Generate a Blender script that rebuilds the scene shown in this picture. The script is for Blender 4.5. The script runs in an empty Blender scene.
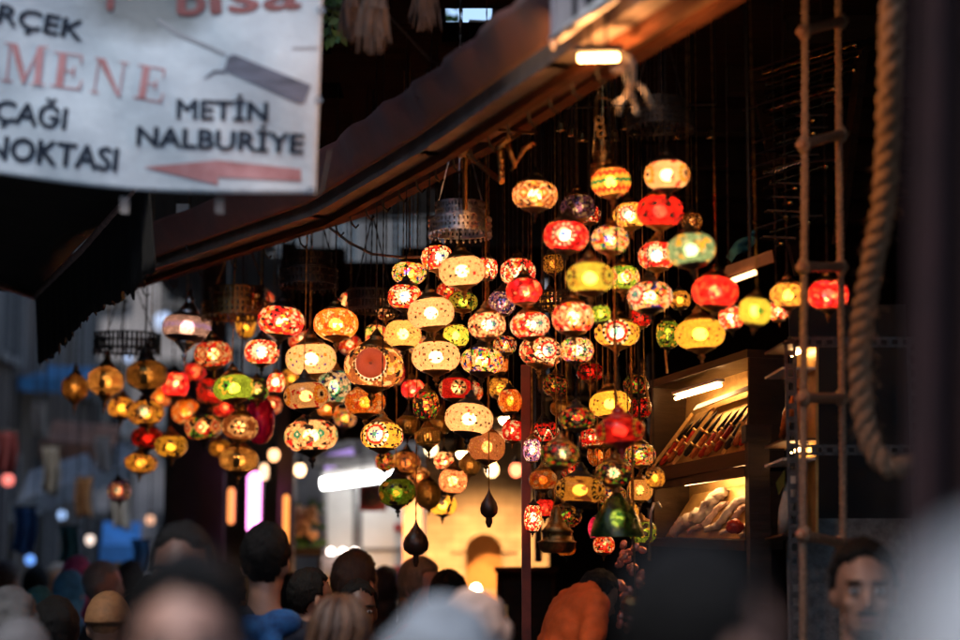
import bpy, bmesh, math, random
import numpy as np
from mathutils import Vector, Matrix, noise

random.seed(7)
scn = bpy.context.scene
COL = scn.collection
TH = math.atan(260 / 1920)
CAM = Vector((0, 0, 1.65))
FWD = Vector((0, math.cos(TH), math.sin(TH)))
UP = Vector((0, -math.sin(TH), math.cos(TH)))
RT = Vector((1, 0, 0))


def P(px, py, d):
    """world point seen at photograph pixel (px, py), d metres along the view axis"""
    return CAM + FWD * d + RT * ((px - 480) / 1920 * d) + UP * ((320 - py) / 1920 * d)


def at_z(px, py, z):
    k = math.sin(TH) + (320 - py) / 1920 * math.cos(TH)
    return P(px, py, (z - 1.65) / k)


# ------------------------------------------------------------------ materials
MATS = {}


def nodes_of(name):
    m = bpy.data.materials.new(name)
    m.use_nodes = True
    nt = m.node_tree
    return m, nt, nt.nodes['Principled BSDF'], nt.nodes['Material Output']


def mat(name, col, rough=.6, metal=0., var=.25, scale=12., bump=.2, col2=None, spec=.5, stretch=(1, 1, 1), detail=5., sheen=0.):
    """procedural surface: two tones of the base colour mixed by noise, noise roughness and bump"""
    if name in MATS:
        return MATS[name]
    m, nt, b, out = nodes_of(name)
    L = nt.links.new
    tc = nt.nodes.new('ShaderNodeTexCoord')
    mp = nt.nodes.new('ShaderNodeMapping')
    mp.inputs['Scale'].default_value = stretch
    L(tc.outputs['Object'], mp.inputs[0])
    n = nt.nodes.new('ShaderNodeTexNoise')
    n.inputs['Scale'].default_value = scale
    n.inputs['Detail'].default_value = detail
    n.inputs['Roughness'].default_value = .65
    L(mp.outputs[0], n.inputs['Vector'])
    r = nt.nodes.new('ShaderNodeValToRGB')
    c2 = col2 if col2 else tuple(c * (1 - var) for c in col)
    r.color_ramp.elements[0].position = .33
    r.color_ramp.elements[1].position = .68
    r.color_ramp.elements[0].color = (*c2, 1)
    r.color_ramp.elements[1].color = (*[min(1, c * (1 + var * .3)) for c in col], 1)
    L(n.outputs['Fac'], r.inputs[0])
    L(r.outputs[0], b.inputs['Base Color'])
    mr = nt.nodes.new('ShaderNodeMapRange')
    mr.inputs['To Min'].default_value = max(.03, rough - .12)
    mr.inputs['To Max'].default_value = min(1, rough + .12)
    L(n.outputs['Fac'], mr.inputs['Value'])
    L(mr.outputs[0], b.inputs['Roughness'])
    b.inputs['Metallic'].default_value = metal
    b.inputs['Specular IOR Level'].default_value = spec
    if sheen:
        b.inputs['Sheen Weight'].default_value = sheen
    if bump:
        bp = nt.nodes.new('ShaderNodeBump')
        bp.inputs['Strength'].default_value = bump
        bp.inputs['Distance'].default_value = .01
        L(n.outputs['Fac'], bp.inputs['Height'])
        L(bp.outputs[0], b.inputs['Normal'])
    MATS[name] = m
    return m


def glow(name, col, s):
    if name in MATS:
        return MATS[name]
    m, nt, b, out = nodes_of(name)
    b.inputs['Base Color'].default_value = (*[min(.8, c) for c in col], 1)
    b.inputs['Emission Color'].default_value = (*col, 1)
    b.inputs['Emission Strength'].default_value = s
    MATS[name] = m
    return m


def mosaic_glass(name='mosaic_glass', grout=(.34, .26, .2), vmin=.6, vmax=1.08):
    """small glass pieces set in dark grout; the piece colours are a mesh attribute (alpha 1 = metal filigree)"""
    m, nt, b, out = nodes_of(name)
    L = nt.links.new
    N = nt.nodes.new
    nt.nodes.remove(b)
    at = N('ShaderNodeAttribute')
    at.attribute_name = 'tile'
    tc = N('ShaderNodeTexCoord')
    v = N('ShaderNodeTexVoronoi')
    v.feature = 'DISTANCE_TO_EDGE'
    v.inputs['Scale'].default_value = 120
    L(tc.outputs['Object'], v.inputs['Vector'])
    rp = N('ShaderNodeValToRGB')
    rp.color_ramp.elements[0].position = .02
    rp.color_ramp.elements[0].color = (*grout, 1)
    rp.color_ramp.elements[1].position = .13
    rp.color_ramp.elements[1].color = (1, 1, 1, 1)
    L(v.outputs['Distance'], rp.inputs[0])
    v2 = N('ShaderNodeTexVoronoi')
    v2.inputs['Scale'].default_value = 120
    L(tc.outputs['Object'], v2.inputs['Vector'])
    sp = N('ShaderNodeSeparateColor')
    L(v2.outputs['Color'], sp.inputs[0])
    mr = N('ShaderNodeMapRange')
    mr.inputs['To Min'].default_value = vmin
    mr.inputs['To Max'].default_value = vmax
    L(sp.outputs[0], mr.inputs['Value'])
    mx = N('ShaderNodeMix')
    mx.data_type = 'RGBA'
    mx.blend_type = 'MULTIPLY'
    mx.inputs[0].default_value = 1
    L(at.outputs['Color'], mx.inputs[6])
    L(rp.outputs[0], mx.inputs[7])
    mx2 = N('ShaderNodeMix')
    mx2.data_type = 'RGBA'
    mx2.blend_type = 'MULTIPLY'
    mx2.inputs[0].default_value = 1
    L(mx.outputs[2], mx2.inputs[6])
    L(mr.outputs[0], mx2.inputs[7])
    bp = N('ShaderNodeBump')
    bp.inputs['Strength'].default_value = .35
    bp.inputs['Distance'].default_value = .002
    L(rp.outputs[0], bp.inputs['Height'])
    tr = N('ShaderNodeBsdfTranslucent')
    L(mx2.outputs[2], tr.inputs['Color'])
    rf = N('ShaderNodeBsdfRefraction')
    rf.inputs['IOR'].default_value = 1.02
    rf.inputs['Roughness'].default_value = .55
    L(mx2.outputs[2], rf.inputs['Color'])
    tp = N('ShaderNodeBsdfTransparent')
    L(mx2.outputs[2], tp.inputs['Color'])
    a1 = N('ShaderNodeMixShader')
    a1.inputs[0].default_value = .33
    L(tr.outputs[0], a1.inputs[1])
    L(rf.outputs[0], a1.inputs[2])
    a2 = N('ShaderNodeMixShader')
    a2.inputs[0].default_value = .04
    L(a1.outputs[0], a2.inputs[1])
    L(tp.outputs[0], a2.inputs[2])
    gl = N('ShaderNodeBsdfGlossy')
    gl.inputs['Roughness'].default_value = .18
    L(bp.outputs[0], gl.inputs['Normal'])
    fr = N('ShaderNodeFresnel')
    fr.inputs['IOR'].default_value = 1.45
    a3 = N('ShaderNodeMixShader')
    L(fr.outputs[0], a3.inputs[0])
    L(a2.outputs[0], a3.inputs[1])
    L(gl.outputs[0], a3.inputs[2])
    me = N('ShaderNodeBsdfPrincipled')
    me.inputs['Metallic'].default_value = 1
    me.inputs['Roughness'].default_value = .35
    L(at.outputs['Color'], me.inputs['Base Color'])
    a4 = N('ShaderNodeMixShader')
    L(at.outputs['Alpha'], a4.inputs[0])
    L(a3.outputs[0], a4.inputs[1])
    L(me.outputs[0], a4.inputs[2])
    L(a4.outputs[0], out.inputs['Surface'])
    return m


# ------------------------------------------------------------------ mesh building
BASE = {}


class MB:
    def __init__(self):
        self.v, self.f = [], []

    def add(self, vs, fs):
        o = len(self.v)
        self.v += [Vector(v) for v in vs]
        self.f += [tuple(i + o for i in f) for f in fs]
        return self

    def box(self, c, s, R=None):
        c = Vector(c)
        pts = [Vector((x * s[0] / 2, y * s[1] / 2, z * s[2] / 2)) for x in (-1, 1) for y in (-1, 1) for z in (-1, 1)]
        if R is not None:
            pts = [R @ p for p in pts]
        return self.add([c + p for p in pts], [(0, 1, 3, 2), (4, 6, 7, 5), (0, 4, 5, 1), (2, 3, 7, 6), (0, 2, 6, 4), (1, 5, 7, 3)])

    def hexa(self, p):
        """8 corners: 4 of one face in order, then the 4 behind them"""
        return self.add(p, [(0, 1, 2, 3), (7, 6, 5, 4), (0, 4, 5, 1), (1, 5, 6, 2), (2, 6, 7, 3), (3, 7, 4, 0)])

    def bar(self, a, b, w, h, up=(0, 0, 1)):
        a, b = Vector(a), Vector(b)
        t = (b - a).normalized()
        s = t.cross(Vector(up))
        if s.length < 1e-4:
            s = t.cross(Vector((1, 0, 0)))
        s.normalize()
        u = s.cross(t).normalized()
        s, u = s * w / 2, u * h / 2
        return self.hexa([a - s - u, a + s - u, a + s + u, a - s + u, b - s - u, b + s - u, b + s + u, b - s + u])

    def tube(self, path, rad, n=8, cap=True):
        path = [Vector(p) for p in path]
        k = len(path)
        rads = rad if isinstance(rad, (list, tuple)) else [rad] * k
        vs, fs = [], []
        t0 = (path[1] - path[0]).normalized()
        s = t0.cross(Vector((0, 0, 1)))
        if s.length < .05:
            s = t0.cross(Vector((0, 1, 0)))
        s.normalize()
        for i in range(k):
            t = (path[min(i + 1, k - 1)] - path[max(i - 1, 0)])
            t = t.normalized() if t.length > 1e-9 else t0
            s = (s - t * s.dot(t)).normalized()
            u = t.cross(s)
            for j in range(n):
                a = 2 * math.pi * j / n
                vs.append(path[i] + (s * math.cos(a) + u * math.sin(a)) * rads[i])
        for i in range(k - 1):
            for j in range(n):
                j2 = (j + 1) % n
                fs.append((i * n + j, i * n + j2, (i + 1) * n + j2, (i + 1) * n + j))
        if cap:
            fs.append(tuple(range(n))[::-1])
            fs.append(tuple((k - 1) * n + j for j in range(n)))
        return self.add(vs, fs)

    def lathe(self, c, prof, n=20, R=None, cap=True):
        """prof: (radius, height) from bottom to top"""
        c = Vector(c)
        vs, fs = [], []
        for r, z in prof:
            for j in range(n):
                a = 2 * math.pi * j / n
                p = Vector((r * math.cos(a), r * math.sin(a), z))
                vs.append(c + (R @ p if R is not None else p))
        k = len(prof)
        for i in range(k - 1):
            for j in range(n):
                j2 = (j + 1) % n
                fs.append((i * n + j, i * n + j2, (i + 1) * n + j2, (i + 1) * n + j))
        if cap:
            fs.append(tuple(range(n))[::-1])
            fs.append(tuple((k - 1) * n + j for j in range(n)))
        return self.add(vs, fs)

    def ell(self, c, r, n=16, m=10, R=None, fn=None):
        c = Vector(c)
        vs, fs = [], []
        for i in range(m + 1):
            la = -math.pi / 2 + math.pi * (i + .0001) / (m + .0002)
            for j in range(n):
                lo = 2 * math.pi * j / n
                q = Vector((math.cos(la) * math.cos(lo), math.cos(la) * math.sin(lo), math.sin(la)))
                k = fn(q) if fn else 1
                q = Vector((q.x * r[0] * k, q.y * r[1] * k, q.z * r[2] * k))
                vs.append(c + (R @ q if R is not None else q))
        for i in range(m):
            for j in range(n):
                j2 = (j + 1) % n
                fs.append((i * n + j, i * n + j2, (i + 1) * n + j2, (i + 1) * n + j))
        fs.append(tuple(range(n))[::-1])
        fs.append(tuple(m * n + j for j in range(n)))
        return self.add(vs, fs)

    def cap(self, a, b, ra, rb, n=12):
        """tapered capsule"""
        a, b = Vector(a), Vector(b)
        t = (b - a).normalized()
        pts, rs = [], []
        for i in range(4):
            an = math.pi / 2 * (1 - i / 3.0)
            pts.append(a - t * ra * math.sin(an)); rs.append(max(ra * math.cos(an), ra * .05))
        for i in range(4):
            an = math.pi / 2 * (i / 3.0)
            pts.append(b + t * rb * math.sin(an)); rs.append(max(rb * math.cos(an), rb * .05))
        return self.tube(pts, rs, n)

    def poly(self, pts, th, nrm):
        """flat outline pts (list of Vector) given a thickness th along nrm"""
        n = len(pts)
        nrm = Vector(nrm)
        a = [Vector(p) for p in pts]
        b = [p + nrm * th for p in a]
        return self.add(a + b, [tuple(range(n))[::-1], tuple(range(n, 2 * n))] + [(i, (i + 1) % n, (i + 1) % n + n, i + n) for i in range(n)])

    def sheet(self, fn, nu, nv, th=0.):
        """fn(u, v) in 0..1 -> point; th > 0 gives a closed thin slab"""
        g = [[Vector(fn(i / nu, j / nv)) for i in range(nu + 1)] for j in range(nv + 1)]
        vs = [p for row in g for p in row]
        W = nu + 1
        fs = [(j * W + i, j * W + i + 1, (j + 1) * W + i + 1, (j + 1) * W + i) for j in range(nv) for i in range(nu)]
        if th:
            n0 = len(vs)
            nr = []
            for j in range(nv + 1):
                for i in range(nu + 1):
                    du = g[j][min(i + 1, nu)] - g[j][max(i - 1, 0)]
                    dv = g[min(j + 1, nv)][i] - g[max(j - 1, 0)][i]
                    nr.append(du.cross(dv).normalized())
            vs = vs + [p - n * th for p, n in zip(vs, nr)]
            fs = fs + [tuple(i + n0 for i in f[::-1]) for f in fs]
            rim = [i for i in range(W)] + [j * W + nu for j in range(1, nv + 1)] + [nv * W + i for i in range(nu - 1, -1, -1)] + [j * W for j in range(nv - 1, 0, -1)]
            for a, b in zip(rim, rim[1:] + rim[:1]):
                fs.append((b, a, a + n0, b + n0))
        return self.add(vs, fs)

    def build(self, name, m, parent=None, base=None, smooth=False, modify=None):
        if parent is not None:
            base = BASE[parent.name]
        if base is None:
            xs = [v.x for v in self.v]; ys = [v.y for v in self.v]; zs = [v.z for v in self.v]
            base = Vector(((min(xs) + max(xs)) / 2, (min(ys) + max(ys)) / 2, min(zs)))
        me = bpy.data.meshes.new(name)
        me.from_pydata([v - base for v in self.v], [], self.f)
        if smooth:
            me.polygons.foreach_set('use_smooth', [True] * len(me.polygons))
        me.materials.append(m)
        o = bpy.data.objects.new(name, me)
        COL.objects.link(o)
        if parent is None:
            o.location = base
        else:
            o.parent = parent
        BASE[o.name] = base
        return o


def thing(name, label, cat, loc, group=None):
    o = bpy.data.objects.new(name, None)
    o.empty_display_size = .05
    COL.objects.link(o)
    o.location = loc
    BASE[o.name] = Vector(loc)
    return tag(o, label, cat, group)


def tag(o, label=None, cat=None, group=None, kind=None):
    if label: o['label'] = label
    if cat: o['category'] = cat
    if group: o['group'] = group
    if kind: o['kind'] = kind
    return o


def lerp(a, b, t):
    return a + (b - a) * t


# shared materials
BRASS = mat('dark_brass', (.30, .17, .06), .38, 1., .5, 60, .3)
BRASSL = mat('bright_brass', (.62, .38, .14), .3, 1., .4, 60, .3)
STEEL = mat('grey_metal', (.25, .25, .25), .4, 1., .4, 40, .3)
SILVER = mat('silver_metal', (.7, .7, .7), .3, 1., .4, 50, .3)
BLACKM = mat('blackened_metal', (.03, .027, .025), .5, .6, .5, 50, .3)
DARKWOOD = mat('dark_wood', (.022, .014, .010), .6, 0, .5, 6, .4, stretch=(1, 1, 8), spec=.2)
REDWOOD = mat('reddish_wood', (.13, .045, .022), .75, 0, .5, 8, .4, stretch=(1, 1, 10), spec=.1)
PLASTER = mat('sooty_plaster', (.014, .010, .008), .9, 0, .6, 5, .4, spec=.05)  # plaster colour lowered to near black to hold the shop's shade
# ------------------------------------------------------------------ mosaic lamps
GLASS = mosaic_glass()
GLASS_SMOOTH = mosaic_glass('painted_glass', (.78, .7, .6), .60, .76)
BULB = glow('lamp_bulb', (1, .57, .27), 32.)
BULB_DIM = glow('weak_lamp_bulb', (1, .54, .22), 11.)
BULB_LOW = glow('faint_lamp_bulb', (1, .52, .2), 4.)

CR, RD, OR, YE, BK = (.96, .64, .38), (.82, .03, .03), (.9, .26, .03), (.93, .6, .08), (.025, .02, .02)
NV, TE, GR, WH, AM = (.03, .05, .42), (.06, .5, .44), (.12, .45, .05), (.95, .9, .82), (.9, .5, .1)
BR, MG, PU, LM, DR = (.32, .12, .05), (.75, .02, .22), (.3, .16, .5), (.62, .68, .1), (.35, .012, .015)
PALS = {
    'cream': [CR, BK, BR, BK, BR, RD], 'creamcol': [CR, BK, RD, NV, GR, OR], 'redcream': [RD, CR, WH, BK, OR, RD],
    'red': [RD, (.45, .01, .015), (.92, .12, .06), (.55, .012, .02), (.95, .34, .2), (.85, .03, .08), (.25, .008, .01)], 'redblack': [(.85, .025, .02), BK, DR, BK],
    'orange': [OR, (.95, .33, .06), (.85, .12, .03), CR], 'yellow': [YE, BK, BR, AM], 'lime': [LM, YE, BK, GR],
    'green': [(.2, .38, .04), YE, BK, GR], 'tealgrey': [(.2, .42, .3), (.4, .55, .4), YE, BK, (.25, .5, .5), RD],
    'purple': [PU, NV, WH, (.4, .2, .3), BK], 'amber': [AM, BR, YE, BK], 'brown': [BR, AM, (.5, .2, .06), BK, CR],
    'darkmulti': [BK, BR, RD, AM, BK, GR], 'multi': [CR, RD, YE, BK, OR, GR, NV], 'tealnavy': [WH, TE, NV, BK, (.3, .6, .55)],
    'orangedot': [(.95, .55, .2), BK, GR, RD], 'copper': [(.7, .3, .15), CR, BR, AM], 'magenta': [MG, MG, (.85, .05, .3)],
    'brass': [(.72, .42, .12)], 'silver': [(.75, .72, .8)], 'greenglass': [(.1, .42, .12), (.2, .55, .15)],
}


def tile_colours(C, design, pal, phi, rng):
    """C: (n,3) face centres in units of the half width, front = -Y. Returns (n,4) linear colours; alpha 1 = metal"""
    p = np.array(PALS[pal], dtype=float)
    n = len(C)
    X, Y, Z = C[:, 0], C[:, 1], C[:, 2]
    zr = np.abs(Z).max()
    lon = np.arctan2(X, -Y)
    out = np.ones((n, 4))
    out[:, 3] = 0

    def speck(bg, cols, dens, size):
        col = np.tile(bg, (n, 1))
        k = int(dens)
        S = []
        for _ in range(k):
            th = rng.uniform(-np.pi, np.pi, 12)
            z = rng.uniform(-zr * .92, zr * .92, 12)
            rr = np.sqrt(np.maximum(.05, 1 - (z / zr) ** 2 * .8))
            c = np.stack([rr * np.sin(th), -rr * np.cos(th), z], 1)
            if S:
                dd = ((c[:, None] - np.array(S)[None]) ** 2).sum(2).min(1)
                S.append(c[dd.argmax()])
            else:
                S.append(c[0])
        for i, s in enumerate(S):
            hit = ((C - s) ** 2).sum(1) < size ** 2 * rng.uniform(.6, 1.3)
            col[hit] = cols[i % len(cols)]
        return col

    def confetti(cols, k=560):
        th = rng.uniform(-np.pi, np.pi, k)
        z = rng.uniform(-zr, zr, k)
        rr = np.sqrt(np.maximum(.05, 1 - (z / zr) ** 2 * .8))
        S = np.stack([rr * np.sin(th), -rr * np.cos(th), z], 1)
        idx = ((C[:, None, :] - S[None]) ** 2).sum(2).argmin(1)
        w = rng.permutation(np.arange(k)) % (len(cols) + 2)
        w = np.where(w >= len(cols), 0, w)
        return cols[w][idx]

    def motif(az):
        ok = (X * math.sin(az) - Y * math.cos(az)) > .1
        s = X * math.cos(az) + Y * math.sin(az)
        r = np.where(ok, np.hypot(s, Z), 9)
        return r, np.arctan2(Z, s)

    if design == 'dots':
        col = speck(p[0], p[1:], 100, .06)
    elif design == 'confetti':
        col = confetti(p)
    elif design == 'disc':
        col = confetti(p, 400)
        col[(np.hypot(X + .05, Z - .02) < .52) & (Y < 0)] = np.array((1., 1., 1.))
    elif design == 'plain':
        col = confetti(p, 160)
    elif design == 'spots':
        col = confetti(np.array([p[0], p[0] * .8, p[2]]), 200)
        for az in np.arange(-3, 3.2, .62):
            for z0 in (-.25, .22):
                s = X * math.cos(az + z0) + Y * math.sin(az + z0)
                ok = (X * math.sin(az + z0) - Y * math.cos(az + z0)) > 0
                col[ok & (np.hypot(s, Z - z0) < .105)] = p[1]
    elif design in ('eye', 'eyeblue', 'eyebig'):
        col = confetti(p)
        big = 1.4 if design == 'eyebig' else 1.2
        cen = (np.array(NV), np.array((.12, .5, .6))) if design == 'eyeblue' else (np.array((.1, .45, .45)), np.array(NV))
        for az in (phi, phi + 2.09, phi - 2.09):
            r, a = motif(az)
            r = r / big
            col[r < .44] = p[0]
            beads = (r < .42) & (r > .34)
            col[beads] = np.where((np.sin(a[beads] * 14) > 0)[:, None], np.array(BK), np.array(WH))
            col[r < .33] = np.array(RD) if pal != 'redcream' else np.array(WH)
            col[r < .25] = np.array(WH)
            col[(r < .17) & (np.cos(6 * a) * .05 + .13 > r)] = cen[1]
            col[r < .085] = cen[0]
    elif design == 'star':
        col = confetti(np.array([p[0], p[0] * .85, p[0]]), 200)
        for az in (phi, phi + 1.75, phi - 1.75, phi + 3.3):
            r, a = motif(az)
            R = .36 + .09 * np.cos(6 * a)
            col[r < R] = np.array(YE)
            col[r < R * .72] = np.array((.08, .35, .04))
            col[r < R * .3] = np.array(BK)
    elif design == 'petals':
        col = confetti(np.array([p[0], p[0] * .9, p[-1]]), 200)
        for az in (phi, phi + 1.57, phi - 1.57, phi + 3.14):
            r, a = motif(az)
            col[r < .5] = np.array(CR)
            col[(r > .12) & (r < .42) & (np.cos(6 * a) > .2)] = np.array(BK)
            col[(r < .1)] = np.array(DR)
            col[(r > .44) & (r < .5)] = p[-1]
    elif design == 'burst':
        col = confetti(p)
        for az in (phi, phi + 2.09, phi - 2.09):
            r, a = motif(az)
            col[r < .36] = np.array(BK)
            col[(r < .32) & (np.cos(9 * a) > -.1)] = np.array(WH)
            col[r < .1] = np.array(TE)
    elif design == 'diamond':
        col = confetti(p)
        K = 7
        q = np.abs(((lon * K / (2 * np.pi) + phi) % 1) - .5) * 2 + np.abs(Z) / (zr * .75)
        col[q < .95] = np.array(CR)
        col[q < .68] = np.array(RD) if pal != 'cream' else np.array((.95, .5, .2))
        col[q < .48] = p[1] if pal != 'cream' else np.array((.05, .35, .28))
        col[q < .16] = np.array(WH)
    elif design == 'bands':
        zz = Z / zr + .07 * np.sign(np.sin(lon * 18))
        cols = [np.array(c) for c in (AM, RD, YE, (.03, .25, .1), YE, RD, AM)]
        col = np.zeros((n, 3))
        for i in range(7):
            col[(zz >= -1.1 + i * .315) & (zz < -1.1 + (i + 1) * .315 + .3)] = cols[i]
    elif design == 'ends':
        col = confetti(np.array([p[0], p[0] * .9, p[1] * .8]), 220)
        for az in (-1.1, .85, 2.6):
            r, a = motif(az)
            col[r < .42] = p[0]
            col[(r < .4) & (r > .24)] = np.array(BK) if pal != 'multi' else np.array(OR)
            col[(r < .36) & (r > .27) & (np.sin(a * 10) > 0)] = np.array(YE)
            col[r < .12] = np.array(BK)
    elif design == 'zig':
        col = confetti(p)
        s = np.sin(lon * 7 + phi) * zr * .5
        col[np.abs(Z - s) < .09] = np.array(BK)
        col[np.abs(Z - s + .17) < .07] = np.array(WH)
        col[np.abs(Z - s - .17) < .07] = np.array(RD)
    elif design == 'filigree':
        col = np.tile(p[0], (n, 1)) * rng.uniform(.75, 1.1, (n, 1))
        pat = np.sin(lon * 22) * np.sin(Z / zr * 15 + 1)
        out[:, 3] = (np.abs(pat) < .72).astype(float)
        col[out[:, 3] == 1] = p[0] * .35
    elif design == 'beads':
        col = np.tile(np.array((.34, .28, .36)), (n, 1))
        b = ((lon * 40 / (2 * np.pi)) % 1 > .5) ^ ((Z / zr * 6) % 1 > .5)
        col[b] = np.array((.06, .05, .08))
        blue = (np.abs(Z) < zr * .16) & b
        col[blue] = np.array((.05, .05, .5))
        out[:, 3] = (np.abs(Z) > zr * .62).astype(float)
    else:
        raise KeyError(design)
    col = col * rng.uniform(.82, 1.1, (n, 1))
    out[:, :3] = np.clip(col, .004, 1)
    return out


def globe_mesh(a, b, design, pal, phi, seed, kind):
    nl, nv = (92, 34) if a > .07 else (72, 28)
    lon = np.linspace(-np.pi, np.pi, nl, endpoint=False)
    e = .68
    top, bot = (1.14, 1.14)
    la = np.linspace(-bot, top, nv + 1)
    cx = np.sign(np.cos(la)) * np.abs(np.cos(la)) ** e
    sx = np.sign(np.sin(la)) * np.abs(np.sin(la)) ** (.95)
    if kind == 'onion':
        cx = cx * np.where(la > .5, 1 - (la - .5) * .35, 1)
        cx = cx * np.where(la < -.6, 1 - (-la - .6) * .4, 1)
    R = (a * cx)[:, None]
    V = np.stack([R * np.sin(lon)[None], -R * np.cos(lon)[None], np.broadcast_to((b * sx)[:, None], (nv + 1, nl))], 2)
    V = V.reshape(-1, 3)
    i = np.arange(nv)[:, None] * nl
    j = np.arange(nl)[None]
    j2 = (j + 1) % nl
    F = np.stack([i + j, i + j2, i + nl + j2, i + nl + j], 2).reshape(-1, 4)
    C = V[F].mean(1) / a
    rng = np.random.default_rng(seed)
    colr = tile_colours(C, design, pal, phi, rng)
    me = bpy.data.meshes.new('globe')
    me.from_pydata([tuple(v) for v in V], [], [tuple(int(k) for k in f) for f in F])
    me.polygons.foreach_set('use_smooth', [True] * len(F))
    at = me.attributes.new('tile', 'FLOAT_COLOR', 'FACE')
    at.data.foreach_set('color', colr.astype(np.float32).ravel())
    me.materials.append(GLASS_SMOOTH if design in ('dots', 'ends', 'disc') or pal in ('yellow', 'lime') else GLASS)
    return me, float(a * cx[-1]), float(b * sx[-1]), float(a * cx[0]), float(b * sx[0])


def chain_mb(mb, a, b, r=.0028, step=.022):
    a, b = Vector(a), Vector(b)
    k = max(2, int((b - a).length / step))
    pts, rs = [], []
    for i in range(k + 1):
        pts.append(a.lerp(b, i / k))
        rs.append(r * (1.35 if i % 2 else .7))
    mb.tube(pts, rs, 5)


def eave_depth(px):
    xs = [40, 110, 320, 430, 560, 760, 960]
    ds = [9.9, 9.4, 7.75, 6.75, 6.0, 5.6, 5.3]
    return float(np.interp(px, xs, ds))


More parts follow.
